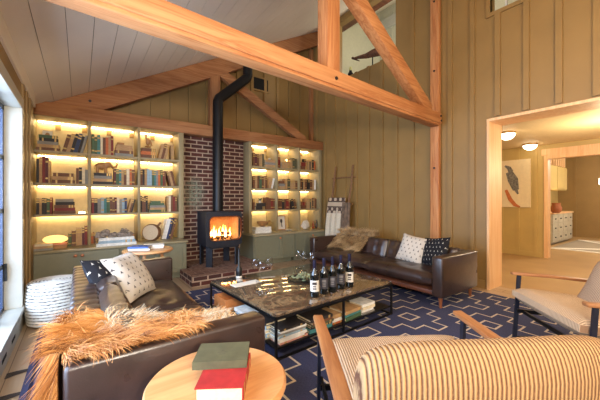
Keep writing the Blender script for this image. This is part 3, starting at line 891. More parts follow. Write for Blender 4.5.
obj('door_handle', MB().tube([(x1 - .05, SYF - .06, .70), (x1 - .05, SYF - .095, .71), (x1 - .05, SYF - .095, .84), (x1 - .05, SYF - .06, .85)], .008, 8), M['black'], dr).data.transform(wmat(st).inverted())
obj('firebrick_lining', MB().box(x0 + t_ + .002, x1 - t_ - .002, SYB - .05, SYB - .031, Zs0 + .061, Zs1 - .051).box(x0 + t_ + .001, x0 + t_ + .016, SYF, SYB - .051, Zs0 + .061, Zs1 - .051).box(x1 - t_ - .016, x1 - t_ - .001, SYF, SYB - .051, Zs0 + .061, Zs1 - .051),
    plain('firebrick', rgb(206, 162, 116), .8, var=.08), st, world=True)
obj('top_plate', MB().box(x0 - .01, x1 + .01, SYF - .06, SYB + .01, Zs1, Zs1 + .018), M['iron'], st, world=True, bevel=.005)
obj('ash_drawer', MB().box(x0 + .05, x1 - .05, SYF - .02, SYB - .02, Zs0 - .045, Zs0), M['iron'], st, world=True)
for (lx_, ly_, a) in ((1.715, 4.88, PI / 4), (2.185, 4.86, -PI / 4), (1.70, 5.22, -PI / 4), (2.15, 5.22, PI / 4)):
    Mx = Matrix.Translation((lx_, ly_, 0)) @ Matrix.Rotation(-a, 4, 'Z')
    obj('leg', MB().box(-.055, .055, -.012, .012, .1465, Zs0 - .0), M['iron'], st, bevel=0) .data.transform(wmat(st).inverted() @ Mx)
m = MB()
px_, py_ = 1.955, 5.13
m.tube([(px_, py_, Zs1 + .018), (px_, py_, 2.98), (px_ + .012, py_, 3.02), (px_ + .56, py_, 3.52), (px_ + .575, py_, 3.56), (px_ + .575, py_, zc(px_ + .575) - .06)], .088, 22)
obj('flue_pipe', m, M['black'], st, smooth=True, world=True)
for z in (1.05, 1.75): obj('pipe_collar', MB().lathe([(.086, -.02), (.096, -.018), (.096, .018), (.086, .02)], (px_, py_, z), 22), M['black'], st, world=True)
# logs and flames stand in the firebox
zf = Zs0 + .061
for i, (p, q, r) in enumerate((((1.76, 5.02, zf + .04), (2.10, 4.93, zf + .04), .038), ((1.82, 4.92, zf + .034), (2.16, 5.08, zf + .045), .033), ((1.83, 5.10, zf + .10), (2.08, 4.92, zf + .12), .032))):
    lm = N('charred_log'); x, y, z = lm.sep()
    lm.b.inputs['Emission Color'].default_value = (1, .3, .06, 1)
    lm.link(lm.math('MULTIPLY', lm.ramp(lm.noise(scale=28, detail=4), [(.5, (0,0,0,1)), (.62, (1,1,1,1))]), 3.0), lm.b.inputs['Emission Strength'])
    lm.set(rgb(70, 50, 40), .9)
    tag(obj('firewood_log', MB().tube([p, tuple((a + b) / 2 + .005 for a, b in zip(p, q)), q], [r, r * 1.05, r * .92], 10), lm.mat, smooth=True), '%s burning log lying in the wood stove' % ['rear lower', 'front lower', 'crossing upper'][i], 'log', 'logs in the stove')
fm = N('flame'); x, y, z = fm.sep()
fm.b.inputs['Emission Strength'].default_value = 14
fm.link(fm.ramp(fm.math('MULTIPLY', fm.math('SUBTRACT', z, .0), 4.0), [(0, (1, .78, .38, 1)), (.5, (1, .5, .12, 1)), (1, (.9, .22, .03, 1))]), fm.b.inputs['Emission Color'])
fm.set(rgb(255, 150, 50), .9)
m = MB()
r2 = random.Random(3)
for k in range(13):
    x = r2.uniform(-.16, .16); y = r2.uniform(-.07, .07); hgt = r2.uniform(.09, .21) * (1.2 - abs(x) * 2.5); r = r2.uniform(.012, .026)
    sw = r2.uniform(-.025, .025)
    m.tube([(x, y, 0), (x + sw * .3, y, hgt * .3), (x - sw * .5, y, hgt * .65), (x + sw, y, hgt)], [r * .8, r, r * .55, .001], 8)
tag(obj('flames', m, fm.mat, smooth=True, loc=(1.96, 5.0, zf + .06)), 'orange flames rising from the logs in the stove', 'fire')

# ------------------------------------------------------------------ rug
rg = thing('rug', 'large navy rug with cream stepped diamond outlines on pale floor', 'rug', (2.05, 1.6, 0))
obj('pile', MB().box(-.31, 4.40, -.9, 4.2, 0.001, .012), M['rug'], rg, world=True)
for i, y in enumerate((2.95, 2.62, 2.28)):
    m = MB()
    for k in range(5):
        m.tube([(-.31, y + k * .006, .006), (-.37, y - .015 + k * .012, .005), (-.425, y - .04 + k * .018, .004)], .004, 5)
    obj('tassel', m, M['ink'], rg, world=True)

# ------------------------------------------------------------------ sofas
def rbox(x0, x1, y0, y1, z0, z1): return MB().box(x0, x1, y0, y1, z0, z1)
def channel_slab(x0, x1, y0, y1, z0, z1, pitch, depth=.009, r=.03, per=6):
    """upholstered slab along x with stitched channels across it"""
    m = MB(); n = max(1, round((x1 - x0) / pitch)); N_ = n * per
    prof = []
    w, h = (y1 - y0), (z1 - z0)
    for k, (sy, sz) in enumerate(((1, -1), (1, 1), (-1, 1), (-1, -1))):
        for i in range(5):
            a = -PI / 2 + k * PI / 2 + i * PI / 2 / 4
            prof.append(((y0 + y1) / 2 + sy * (w / 2 - r) + r * math.cos(a), (z0 + z1) / 2 + sz * (h / 2 - r) + r * math.sin(a)))
    cy, cz_ = (y0 + y1) / 2, (z0 + z1) / 2
    vs = []; fs = []; P_ = len(prof)
    for i in range(N_ + 1):
        u = i / per; d = depth * (1 - abs(math.sin(u * PI)) ** .35)
        e = 0
        if i == 0 or i == N_: e = .012
        for y, z in prof:
            yy = cy + (y - cy) * (1 - (2 * d + 2 * e) / w); zz = cz_ + (z - cz_) * (1 - (2 * d + 2 * e) / h)
            vs.append((x0 + (x1 - x0) * i / N_, yy, zz))
    for i in range(N_):
        for k in range(P_):
            k2 = (k + 1) % P_
            fs.append((i*P_ + k, (i+1)*P_ + k, (i+1)*P_ + k2, i*P_ + k2))
    fs.append(tuple(range(P_))); fs.append(tuple((N_)*P_ + k for k in range(P_))[::-1])
    return m.add(vs, fs)
def pad(w, d, t, nu=28, nv=20, tufts=(), crown=.02, seams=None):
    """soft seat or back cushion centred on the origin, top at +t/2, with button dents"""
    m = MB()
    def prof(a):   # rounded edge falloff
        return min(1.0, max(0.0, 1 - abs(a) ** 9))
    def top(sgn):
        def fn(u, v):
            a, b = 2 * u - 1, 2 * v - 1
            e = (prof(a) * prof(b)) ** .5
            z = t / 2 * (.35 + .65 * e) + crown * (1 - a * a) * (1 - b * b)
            if sgn > 0:
                for tx, ty in tufts:
                    q = ((a * w / 2 - tx) ** 2 + (b * d / 2 - ty) ** 2)
                    z -= .024 * math.exp(-q / .0022)
                if seams:
                    for sx in seams:
                        z -= .012 * math.exp(-((a * w / 2 - sx) ** 2) / .0002)
            return (a * w / 2, b * d / 2, sgn * z)
        return fn
    m.grid(top(1), nu, nv)
    b0 = MB().grid(top(-1), nu, nv)
    m.add(b0.v, [f[::-1] for f in b0.f])
    # side skirt
    n1 = (nu + 1) * (nv + 1)
    ring_ = [i for i in range(nu + 1)] + [(j + 1) * (nu + 1) - 1 for j in range(1, nv + 1)] + [nv * (nu + 1) + i for i in range(nu - 1, -1, -1)] + [j * (nu + 1) for j in range(nv - 1, 0, -1)]
    for i in range(len(ring_)):
        a, b = ring_[i], ring_[(i + 1) % len(ring_)]
        m.f.append((a, a + n1, b + n1, b)); m.m.append(0)
    return m
def sofa(label, loc, rz, Ln, D, chan):
    t = thing('sofa', label, 'sofa', loc, rz)
    hx = Ln / 2; y0, y1 = -D / 2, D / 2; zt = .60; at_ = .13
    obj('base', MB().box(-hx + at_, hx - at_, y0 + .03, y1 - .05, .15, .20), M['plinth'], t, bevel=.006)
    for s in (-1, 1):
        a = (s * hx - at_ if s > 0 else -hx)
        obj('arm', MB().box(a, a + at_, y0, y1, .14, zt), M['leather'], t, bevel=.022, seg=3)
    obj('back', channel_slab(-hx + at_ - .004, hx - at_ + .004, y1 - .17, y1, .16, zt, chan), M['leather'], t, smooth=True)
    n = 2; w = (Ln - 2 * at_) / n - .004
    for i in range(n):
        cx = -hx + at_ + (i + .5) * (Ln - 2 * at_) / n
        tf = [(tx * w / 3.2, ty) for tx in (-1.15, -.4, .4, 1.15) for ty in (-.12, .14)]
        c = obj('seat_cushion', pad(w, D - .17, .16, tufts=tf), M['leather'], t, smooth=True, loc=(cx, y0 + (D - .17) / 2 + .005, .31))
        tb = [(tx * w / 3.2, ty) for tx in (-1.15, -.4, .4, 1.15) for ty in (-.05, .07)]
        b = obj('back_cushion', pad(w, .30, .14, 28, 14, tufts=tb, seams=[k * w / 8 for k in range(-3, 4)]), M['leather'], t, smooth=True, loc=(cx, y1 - .26, .49), rot=(math.radians(72), 0, 0))
    for sx in (-1, 1):
        for y in (y0 + .07, y1 - .08):
            obj('leg', MB().lathe([(.014, .013), (.027, .16)], (sx * (hx - .06), y, 0), 12), M['legwood'], t)
    return t
sofa('dark leather sofa in the left foreground, with the long golden fur throw', (.395, 2.60, 0), PI / 2, 2.24, .90, .115)
sofa('dark leather sofa along the right wall below the timber post', (3.70, 3.0, 0), -PI / 2, 2.42, .86, .2)

# ------------------------------------------------------------------ cushions
def pillow(label, mat, loc, eul, s=.44, thick=.15, group=None):
    n = 16; m = MB()
    def sh(sgn):
        def fn(u, v):
            a, b = 2 * u - 1, 2 * v - 1
            k = max(0.0, (1 - a ** 4) * (1 - b ** 4)) ** .6
            pinch = 1 - .07 * (a * a * (1 - b * b) * 0 + b * b * (1 - a * a) * 0) - .06 * ((1 - a * a) * (abs(b) ** 3) + (1 - b * b) * (abs(a) ** 3))
            return (a * s / 2 * pinch, -sgn * thick / 2 * k + .006 * math.sin(5 * a + 3 * b), b * s / 2 * pinch)
        return fn
    m.grid(sh(1), n, n)
    b0 = MB().grid(sh(-1), n, n); m.add(b0.v, [f[::-1] for f in b0.f])
    return tag(obj('throw_pillow', m, mat, smooth=True, loc=loc, rot=eul, weld=True, fixn=True), label, 'cushion', group)
pillow('black cushion with cream dashes on the left sofa, behind white cushion', M['cushion_black'], (.215, 3.0, .575), (math.radians(-38), math.radians(8), math.radians(52)), .43)
pillow('white cushion with small dark dashes on the left sofa', M['cushion_white'], (.36, 3.04, .585), (math.radians(-36), 0, math.radians(52)), .435)
pillow('cream cushion with small dashes on the right sofa', M['cushion_white'], (3.72, 2.47, .57), (math.radians(-22), math.radians(8), -PI / 2 + .05), .385)
pillow('black cushion with cream dashes in corner of the right sofa', M['cushion_black'], (3.76, 2.16, .575), (math.radians(-24), math.radians(-8), -PI / 2 - .15), .39)

# ------------------------------------------------------------------ fur throws
def furmats(nm, cols):
    out = []
    for i, c in enumerate(cols):
        n = N('%s_%d' % (nm, i)); n.set(rgb(*c), .6, 0, .3); out.append(n.mat)
    return out
def strand(m, p, dirs, ln, w, mi, seg=5):
    """one tapering three-sided lock following a list of directions"""
    p = Vector(p); pts = [p]
    for i in range(seg):
        t = i / seg
        d = dirs[0].lerp(dirs[1], t).normalized()
        pts.append(pts[-1] + d * ln / seg)
    m.tube(pts, [w * (1 - .9 * (i / seg) ** 1.5) for i in range(seg + 1)], 3, mi, cap=False)
def fur(name, label, mats, patches, seed):
    r = random.Random(seed); m = MB()
    for base, cnt, lng, flow, up, wgt in patches:
        # base(u,v) -> point, normal ; flow = comb direction
        m2 = MB().grid(lambda u, v: base(u, v)[0] - base(u, v)[1] * .004, 14, 14)
        m.add(m2.v, m2.f, 0)
        for k in range(cnt):
            u, v = r.random(), r.random()
            p, nrm = base(u, v)
            fl = Vector(flow(u, v)) if callable(flow) else Vector(flow)
            q = mnoise.noise_vector(p * 9 + Vector((seed, 0, 0)))
            jit = Vector((r.uniform(-1, 1), r.uniform(-1, 1), r.uniform(-1, 1))) * .35 + q * .9
            d0 = (nrm * up + fl + jit * .6).normalized(); d1 = (fl * 1.0 + Vector((0, 0, -.7)) + nrm * .18 + jit).normalized()
            tone = mnoise.noise(p * 14) * .9 + r.uniform(-.5, .5)
            mi = wgt[min(len(wgt) - 1, max(0, int((tone + .9) / 1.8 * len(wgt))))]
            strand(m, p, (d0, d1), lng * r.uniform(.6, 1.25), r.uniform(.0014, .0027), mi)
    return tag(obj(name, m, mats, smooth=True), label, 'throw')
gold = furmats('golden_fur', [(112, 70, 36), (172, 112, 58), (202, 144, 82), (220, 172, 112), (214, 194, 162), (178, 154, 124)])
def V(*a): return Vector(a)
def arm_top(u, v): return V(-.06 + u * .52, 1.50 + v * .19 , .612), V(0, 0, 1)
def back_top(u, v): return V(-.065 + u * .19, 1.60 + v * .42, .612), V(0, 0, 1)
def out_back(u, v): return V(-.072, 1.50 + u * .50, .60 - v * .37), V(-1, 0, 0)
def out_arm(u, v): return V(-.07 + u * .16, 1.468, .61 - v * .42), V(0, -1, 0)
def seat_(u, v): return V(.10 + u * .62, 1.62 + v * .40, .60 - .14 * min(1, u * 1.6) * (.4 + .6 * v)), V(0, .1, 1)
fur('fur_throw', 'long-haired golden sheepskin throw over near corner of left sofa', gold, [
    (arm_top, 3000, .105, lambda u, v: (.42, -.42, .05), .55, (0, 1, 1, 2, 2, 3)),
    (back_top, 2200, .12, lambda u, v: (-.6, -.4, 0), .6, (0, 1, 2, 2, 3, 3)),
    (out_back, 4200, .17, lambda u, v: (-.12, -.12, -1), .25, (0, 0, 1, 1, 2, 2, 3)),
    (seat_, 3000, .10, lambda u, v: (.3, .1, 0), .9, (5, 2, 5, 4, 4, 3)),
], 5)
blond = furmats('blond_fur', [(120, 92, 62), (168, 138, 98), (204, 174, 130), (222, 200, 160)])
def rb_top(u, v): return V(3.90 + u * .24, 3.36 + v * .74, .64), V(0, 0, 1)
def rb_front(u, v): return V(3.92 - u * .28, 3.36 + v * .74, .64 - .22 * u), V(-.7, 0, .7)
fur('fur_throw', 'blond shaggy sheepskin throw over far end of right sofa', blond, [
    (rb_top, 3000, .125, lambda u, v: (-.4, -.2, .45), 1.3, (0, 1, 2, 2, 3)),
    (rb_front, 3500, .12, lambda u, v: (-.6, -.15, -.2), .9, (0, 1, 2, 2, 3)),
], 8)

# ------------------------------------------------------------------ pouf
pf = MB()
prof = [(0.0, .0), (.20, .0)]
nb = 13
for i in range(nb):
    zc0 = .018 + i * .031
    rr = .215 + .02 * math.sin(PI * (i + .5) / nb)
    for k in range(5):
        a = -PI / 2 + PI * k / 4
        prof.append((rr + .012 * math.cos(a), zc0 + .0155 * math.sin(a)))
ztp = .018 + nb * .031 - .015
for i in range(7):
    r0 = .212 - i * .029
    for k in range(4):
        a = k * PI / 3
        prof.append((max(0.0005, r0 - .0145 + .0145 * math.cos(a)), ztp + .009 * math.sin(a)))
pf.lathe(prof, (0, 0, 0), 40)
tag(obj('pouf', pf, M['pouf'], smooth=True, loc=(-.205, 4.03, .0125)), 'round white coiled rope pouf with dark flecks beside the left wall', 'pouf')

# ------------------------------------------------------------------ coffee table
TA = math.radians(3.0); TL, TWd, TZ = 1.53, 1.26, .37
ct = thing('coffee_table', 'long low coffee table with dark veined stone top and black frame', 'table', (1.21, 1.975, .0125), TA)
def ctw(x, y, z=0): return wmat(ct) @ Vector((x, y, z))
zt = TZ - .0125
obj('tabletop', MB().box(.006, TL - .006, .006, TWd - .006, zt - .022, zt), M['marble'], ct, bevel=.002)
fr_ = MB()
s = .018
for y in (0, TWd - s): fr_.box(0, TL, y, y + s, zt - .045, zt - .022)
for x in (0, TL - s): fr_.box(x, x + s, s, TWd - s, zt - .045, zt - .022)
for y in (0, TWd - s): fr_.box(s, TL - s, y, y + s, 0.0, .016)
for x in (0, TL - s): fr_.box(x, x + s, s, TWd - s, 0.0, .016)
obj('frame', fr_, M['tableblack'], ct)
for x in (0, TL / 2 - s / 2, TL - s):
    for y in (0, TWd - s): obj('leg', MB().box(x, x + s, y, y + s, 0.0, zt - .022), M['tableblack'], ct)
obj('lower_shelf', MB().box(s, TL - s, s, TWd - s, .075, .09), M['tableblack'], ct)
SZt = .0125 + .0902
def on_shelf(o, x, y, z, rz=0):
    p = ctw(x, y); o.location = (p.x, p.y, z); o.rotation_euler = (0, 0, TA + rz)
def shelf_stack(x, y, cols, ln, dp, label, rz=0, th=.02):
    z = SZt; n = len(cols)
    for i, c in enumerate(reversed(cols)):
        t_ = th * rnd.uniform(.75, 1.25)
        o = book(c, t_ * .97, ln * rnd.uniform(.86, 1.0), dp * rnd.uniform(.9, 1), True)
        on_shelf(o, x + rnd.uniform(-.012, .012), y + rnd.uniform(0, .015), z + .0003, rz + rnd.uniform(-.05, .05)); z += t_
        pos = 'topmost' if i == n - 1 else ('lowest' if i == 0 else ORD[n - 1 - i] + ' from top')
        tag(o, '%s book, %s in %s' % (BC[c][0], pos, label), 'book', 'books under the coffee table')
shelf_stack(.20, .03, 'kwepwws', .30, .22, 'the stack under the coffee table front corner')
shelf_stack(.52, .03, 'kbvkt', .28, .22, 'second stack from the coffee table front corner', .0, .024)
shelf_stack(.72, .04, 'ywo', .13, .2, 'small stack left of the middle table leg', 0, .03)
shelf_stack(.94, .03, 'ytg', .26, .22, 'stack right of the middle table leg', .05, .026)
shelf_stack(1.17, .03, 'wcwe', .20, .2, 'pale stack nearest the coffee table right end', -.05, .024)
shelf_stack(.03, .30, 'kpwpe', .28, .22, 'stack along the left side of coffee table', -PI / 2, .03)
shelf_stack(.03, .62, 'wpkp', .28, .22, 'middle stack along the left side of coffee table', -PI / 2, .028)
bx = MB()
bx.box(-.14, .14, 0, .26, 0, .012).box(-.14, -.128, 0, .26, .012, .12).box(.128, .14, 0, .26, .012, .12).box(-.128, .128, 0, .012, .012, .12).box(-.128, .128, .248, .26, .012, .12)
o = tag(obj('wooden_crate', bx, plain('orange_crate', rgb(206, 128, 70), .5), bevel=.002), 'open orange wooden box under far left corner of coffee table', 'box')
on_shelf(o, .04, 1.1, SZt, -PI / 2)

# things on the table
M['bottle'] = glassmat('bottle_glass', (.012, .02, .014, 1))
M['bottle'] = plain('bottle_glass_dark', rgb(16, 20, 20), .06, spec=.8, var=.02)
M['foil'] = plain('bottle_foil', rgb(44, 40, 62), .35, .5)
M['labelw'] = plain('label_paper', rgb(214, 208, 196), .7, var=.02)
M['printg'] = plain('grey_print', rgb(112, 108, 106), .6)
M['labeld'] = plain('label_dark', rgb(52, 50, 56), .6, var=.02)
def bottle(px, py, label, lab, hgt=.335):
    q = PZ(px, py, TZ)
    t = thing('wine_bottle', label, 'bottle', (q.x, q.y, TZ), 0, 'wine bottles on the coffee table')
    R = .041
    obj('glass', MB().lathe([(R * .85, 0), (R, .006), (R, hgt * .58), (R * .92, hgt * .64), (.018, hgt * .73), (.0145, hgt * .78), (.0145, hgt * .97), (.012, hgt * .972)], (0, 0, 0), 20), M['bottle'], t, smooth=True)
    obj('foil', MB().lathe([(.0155, hgt * .76), (.0165, hgt * .77), (.0165, hgt * .995), (.014, hgt), (0, hgt)], (0, 0, 0), 16), M['foil'], t, smooth=True)
    # label wraps the side that faces the seats and the camera
    m = MB(); a0 = math.atan2(-q.y, -q.x)
    z0, z1 = hgt * .16, hgt * .46
    def fn(u, v):
        a = a0 + (u - .5) * 2.4
        return ((R + .0008) * math.cos(a), (R + .0008) * math.sin(a), z0 + (z1 - z0) * v)
    m.grid(fn, 12, 2)
    lb = obj('label', m, lab, t, smooth=True)
    m = MB()
    for zz, hw, hh in ((.38, .5, .012), (.3, .35, .006), (.24, .42, .006)):
        m.grid(lambda u, v: ((R + .0014) * math.cos(a0 + (u - .5) * hw * 2), (R + .0014) * math.sin(a0 + (u - .5) * hw * 2), hgt * zz + hh * (v - .5) * 2), 8, 1)
    obj('print', m, M['ink'] if lab is M['labelw'] else M['printg'], lb)
    return t
bottle(314.5, 296.5, 'dark wine bottle with white label, leftmost of five on coffee table', M['labelw'])
bottle(324, 293.5, 'dark wine bottle with dark label, second from left on coffee table', M['labeld'])
bottle(332.5, 291.5, 'dark wine bottle with dark label, middle of five on coffee table', M['labeld'])
bottle(341, 288.5, 'dark wine bottle with dark label, fourth from left on coffee table', M['labeld'])
bottle(349.5, 286.5, 'dark wine bottle with white label, rightmost of five on coffee table', M['labelw'])
M['glass'] = glassmat('clear_glass', (.97, .97, .97, 1), thin=True)
M['wine'] = plain('rose_wine', rgb(196, 120, 84), .1)
def wineglass(px, py, label, h=.235, k=1.0):
    q = PZ(px, py, TZ)
    t = thing('wine_glass', label, 'glass', (q.x, q.y, TZ), 0, 'stemmed glasses on the coffee table')
    obj('foot', MB().lathe([(.036, 0), (.036, .002), (.006, .008), (.004, .02)], (0, 0, 0), 20), M['glass'], t, smooth=True)
    obj('stem', MB().tube([(0, 0, .018), (0, 0, h * .48)], .0038, 8), M['glass'], t, smooth=True)
    zb = h * .47; R = .045 * k
    prof = [(.004, zb), (R * .6, zb + h * .07), (R * .95, zb + h * .18), (R, zb + h * .27), (R * .92, zb + h * .42), (R * .82, h), (R * .79, h), (R * .9, zb + h * .42), (R * .965, zb + h * .27), (R * .915, zb + h * .18), (R * .56, zb + h * .085), (0, zb + h * .02)]
    obj('bowl', MB().lathe(prof, (0, 0, 0), 24), M['glass'], t, smooth=True)
for a in ((255, 280, 'clear wine glass, leftmost of the near cluster on coffee table'), (261.5, 283, 'clear wine glass, middle of the near cluster on coffee table'), (269, 279, 'clear wine glass, rightmost of the near cluster on coffee table'),
          (299, 268, 'clear wine glass, leftmost of the far cluster on coffee table'), (304, 270.5, 'clear wine glass, middle of the far cluster on coffee table'), (311.5, 271, 'clear wine glass, rightmost of the far cluster near sofa arm')): wineglass(*a)
q = PZ(260, 289, TZ)
tag(obj('tumbler', MB().lathe([(.03, 0), (.036, .005), (.042, .09), (.04, .09), (.034, .012), (0, .01)], (0, 0, 0), 20), M['glass'], smooth=True, loc=(q.x, q.y, TZ + .0003)), 'short clear tumbler in front of the near glasses', 'glass')
q = PZ(239, 277.5, TZ)
t = thing('black_bottle', 'tall thin black bottle at far left end of coffee table', 'bottle', (q.x, q.y, TZ))
obj('body', MB().lathe([(.034, .022), (.036, .028), (.034, .10), (.014, .13), (.0125, .33), (0, .332)], (0, 0, 0), 18), M['tableblack'], t, smooth=True)
obj('pale_base', MB().lathe([(.032, 0), (.035, .003), (.035, .022), (0, .022)], (0, 0, 0), 18), M['labelw'], t, smooth=True)
q = PZ(246, 283.5, TZ)
tag(obj('paper_menu', MB().box(-.155, .155, -.06, .06, 0, .004), M['paper'], loc=(q.x, q.y, TZ + .0003), rot=(0, 0, .06)), 'folded white paper sheet lying on left end of coffee table', 'paper')
q = PZ(304, 280, TZ)
tag(obj('platter', MB().lathe([(.10, 0), (.15, .006), (.175, .018), (.17, .02), (.14, .01), (0, .008)], (0, 0, 0), 28), M['tableblack'], smooth=True, loc=(q.x, q.y + .02, TZ)), 'dark round platter behind the bottles on coffee table', 'platter')
gt = thing('greenery', 'grey-green leafy sprigs and grapes heaped on the dark platter', 'plant', (q.x, q.y + .02, TZ + .01))
m = MB(); r3 = random.Random(11)
for k in range(60):
    a = r3.uniform(0, 2 * PI); r_ = r3.uniform(0, .16); b_ = r3.uniform(0, 2 * PI); z = r3.uniform(.005, .055) * (1.2 - r_ * 4)
    p = V(r_ * math.cos(a), r_ * math.sin(a), max(.003, z)); d_ = V(math.cos(b_), math.sin(b_), r3.uniform(-.1, .4)).normalized()
    m.tube([p, p + d_ * .015, p + d_ * .035], [.002, .009, .001], 5)
obj('leaves', m, plain('sage_leaf', rgb(128, 138, 104), .6, var=.15), gt)
m = MB()
for k in range(36):
    a = r3.uniform(0, 2 * PI); r_ = r3.uniform(0, .07)
    m.blob((r_ * math.cos(a) + .03, r_ * math.sin(a), r3.uniform(.01, .05)), (.011, .011, .012), 8, 6)
obj('grapes', m, plain('grape', rgb(150, 150, 112), .3, var=.15), gt, smooth=True)

# ------------------------------------------------------------------ blanket ladder
ld = thing('ladder', 'rustic branch ladder leaning on the right wall behind the sofa', 'ladder', (4.38, 4.65, 0))
ra = [PX(335.5, 168, 4.53), PX(352.8, 166, 4.53)]
rails = []
for i, (tp_, yb) in enumerate(zip(ra, (4.98, 4.42))):
    bt = Vector((4.28, yb, 0.0)); mid = tp_.lerp(bt, .5) + Vector((0, .018 if i else -.015, 0))
    rails.append((tp_, bt))
    obj('rail', MB().tube([bt, tp_.lerp(bt, .75) + Vector((0, .01, 0)), mid, tp_.lerp(bt, .2) - Vector((0, .012, 0)), tp_, tp_ + Vector((0.0, -.015, .025))], [.024, .022, .021, .02, .019, .015], 9), M['bark'], ld, world=True, smooth=True)
for k, t_ in enumerate((.12, .40, .66, .88)):
    a, b = rails[0][0].lerp(rails[0][1], t_), rails[1][0].lerp(rails[1][1], t_)
    d = (b - a).normalized()
    obj('rung', MB().tube([a - d * .06, a.lerp(b, .5) + Vector((0, 0, .01)), b + d * .10], .014, 8), M['bark'], ld, world=True, smooth=True)
def drape(label, y0, y1, ztop, zlow, x, mat, wav=.012, ph=0, th=.012):
    m = MB()
    def fn(sg):
        def f(u, v):
            y = y0 + (y1 - y0) * u; z = ztop + (zlow - ztop) * v
            xx = x - .012 - (ztop - z) * .1 + wav * math.sin(u * 17 + ph) * (.3 + v) - sg * th
            return (xx, y + .02 * math.sin(v * 3 + ph) * v, z)
        return f
    m.grid(fn(1), 26, 16); b0 = MB().grid(fn(0), 26, 16); m.add(b0.v, [f[::-1] for f in b0.f])
    n1 = 27 * 17
    ring_ = list(range(27)) + [(j + 1) * 27 - 1 for j in range(1, 17)] + [16 * 27 + i for i in range(25, -1, -1)] + [j * 27 for j in range(15, 0, -1)]
    for i in range(len(ring_)):
        a, b = ring_[i], ring_[(i + 1) % len(ring_)]; m.f.append((a, b, b + n1, a + n1)); m.m.append(0)
    return tag(obj('blanket', m, mat, smooth=True), label, 'blanket')
def blanketmat():
    n = N('patterned_blanket'); x, y, z = n.sep()
    a = n.math('SINE', n.math('MULTIPLY', z, 46)); b = n.math('SINE', n.math('MULTIPLY', y, 40))
    s = n.math('GREATER_THAN', n.math('MULTIPLY', a, b), .1)
    t = n.math('GREATER_THAN', n.math('SINE', n.math('MULTIPLY', z, 23)), .55)
    k = n.math('MAXIMUM', n.math('MULTIPLY', s, n.math('LESS_THAN', n.math('SINE', n.math('MULTIPLY', z, 23)), .1)), t)
    return n.set(n.mix(k, rgb(84, 66, 58), rgb(196, 176, 150)), .9)
M['blank_w'] = plain('white_knit', rgb(214, 202, 178), .9, var=.05, scale=40, bump=.3)
M['blank_s'] = plain('dark_throw', rgb(112, 92, 74), .9, var=.2, scale=14)
drape('cream knit blanket hanging lowest on the ladder', 4.56, 4.99, 1.04, .36, 4.405, M['blank_w'], .018, 1, .02)
drape('brown and cream patterned blanket folded over ladder rung', 4.46, 4.97, 1.30, .97, 4.425, blanketmat(), .006, 0, .018)
drape('dark striped throw hanging at right side of ladder', 4.30, 4.52, 1.20, .42, 4.40, M['blank_s'], .018, 2.2, .02)

# ------------------------------------------------------------------ lounge armchairs
def armchair(label, loc, rz):
    t = thing('armchair', label, 'armchair', loc, rz)
    hw = .395
    for s in (-1, 1):
        # flat wooden arm falls a little towards the back
        m = MB(); pts = [(-.42, .622), (-.1, .604), (.30, .565)]
        vs = []
        for y, z in pts:
            w_ = .026 if y < -.4 else .031
            for dx, dz in ((-w_, -.016), (w_, -.016), (w_, .008), (-w_, .008)): vs.append((s * hw + dx, y, z + dz))
        fs = []
        for i in range(2):
            for k in range(4):
                k2 = (k + 1) % 4; fs.append((i*4 + k, i*4 + k2, (i+1)*4 + k2, (i+1)*4 + k))
        fs += [(0, 3, 2, 1), (8, 9, 10, 11)]
        obj('arm', m.add(vs, fs), M['armwood'], t, bevel=.007, fixn=True)
        obj('leg', MB().bar((s * hw, -.36, .603), (s * hw, -.40, .013), .016, .03, up=(0, 1, 0)), M['chairmetal'], t)
        obj('leg', MB().bar((s * hw, .27, .55), (s * hw, .42, .013), .016, .03, up=(0, 1, 0)), M['chairmetal'], t)
        obj('side_rail', MB().bar((s * (hw - .014), -.385, .30), (s * (hw - .014), .34, .25), .014, .03), M['black'], t)
        obj('floor_rail', MB().bar((s * hw, -.395, .07), (s * hw, .405, .07), .012, .012), M['black'], t)
    obj('front_rail', MB().bar((-hw, -.33, .29), (hw, -.33, .29), .016, .026), M['black'], t)
    obj('rear_rail', MB().bar((-hw, .34, .30), (hw, .34, .30), .03, .05), M['plinth'], t)
    # seat cushion, tipped back
    m = pad(.74, .72, .13, 24, 20, crown=.025)
    obj('seat_cushion', m, M['rope_seat'], t, smooth=True, loc=(0, -.07, .415), rot=(math.radians(-7), 0, 0))
    # back: thick corded pad whose top edge rolls over
    prof = []
    for y, z in ((.255, .36), (.285, .46), (.315, .58), (.335, .69), (.35, .77), (.372, .828), (.405, .856), (.445, .856), (.475, .828), (.49, .77), (.482, .68), (.462, .55), (.44, .43), (.425, .37), (.40, .335), (.34, .33), (.28, .335)): prof.append((y, z))
    wd = .40; n = 24; vs = []; fs = []; K = len(prof)
    cy = sum(p[0] for p in prof) / K; cz = sum(p[1] for p in prof) / K
    for i in range(n + 1):
        a = 2 * i / n - 1
        e = (1 - abs(a) ** 4.5)
        kk = .62 + .38 * max(0, e) ** .5
        xx = math.copysign(min(1, abs(a) ** .92), a) * wd
        dz = .012 * (1 - a * a); bow = .05 * (a * a)
        for y, z in prof:
            vs.append((xx, cy + (y - cy) * kk - bow, cz + (z - cz) * (.70 + .30 * max(0, e) ** .5) + dz))
    for i in range(n):
        for k in range(K):
            k2 = (k + 1) % K; fs.append((i*K + k, i*K + k2, (i+1)*K + k2, (i+1)*K + k))
    fs.append(tuple(range(K))[::-1]); fs.append(tuple(n*K + k for k in range(K)))
    obj('back_cushion', MB().add(vs, fs), M['rope'], t, smooth=True, fixn=True, subsurf=1)
    obj('back_frame', MB().bar((-hw, .43, .36), (hw, .43, .36), .03, .06), M['plinth'], t, bevel=.006)
    return t
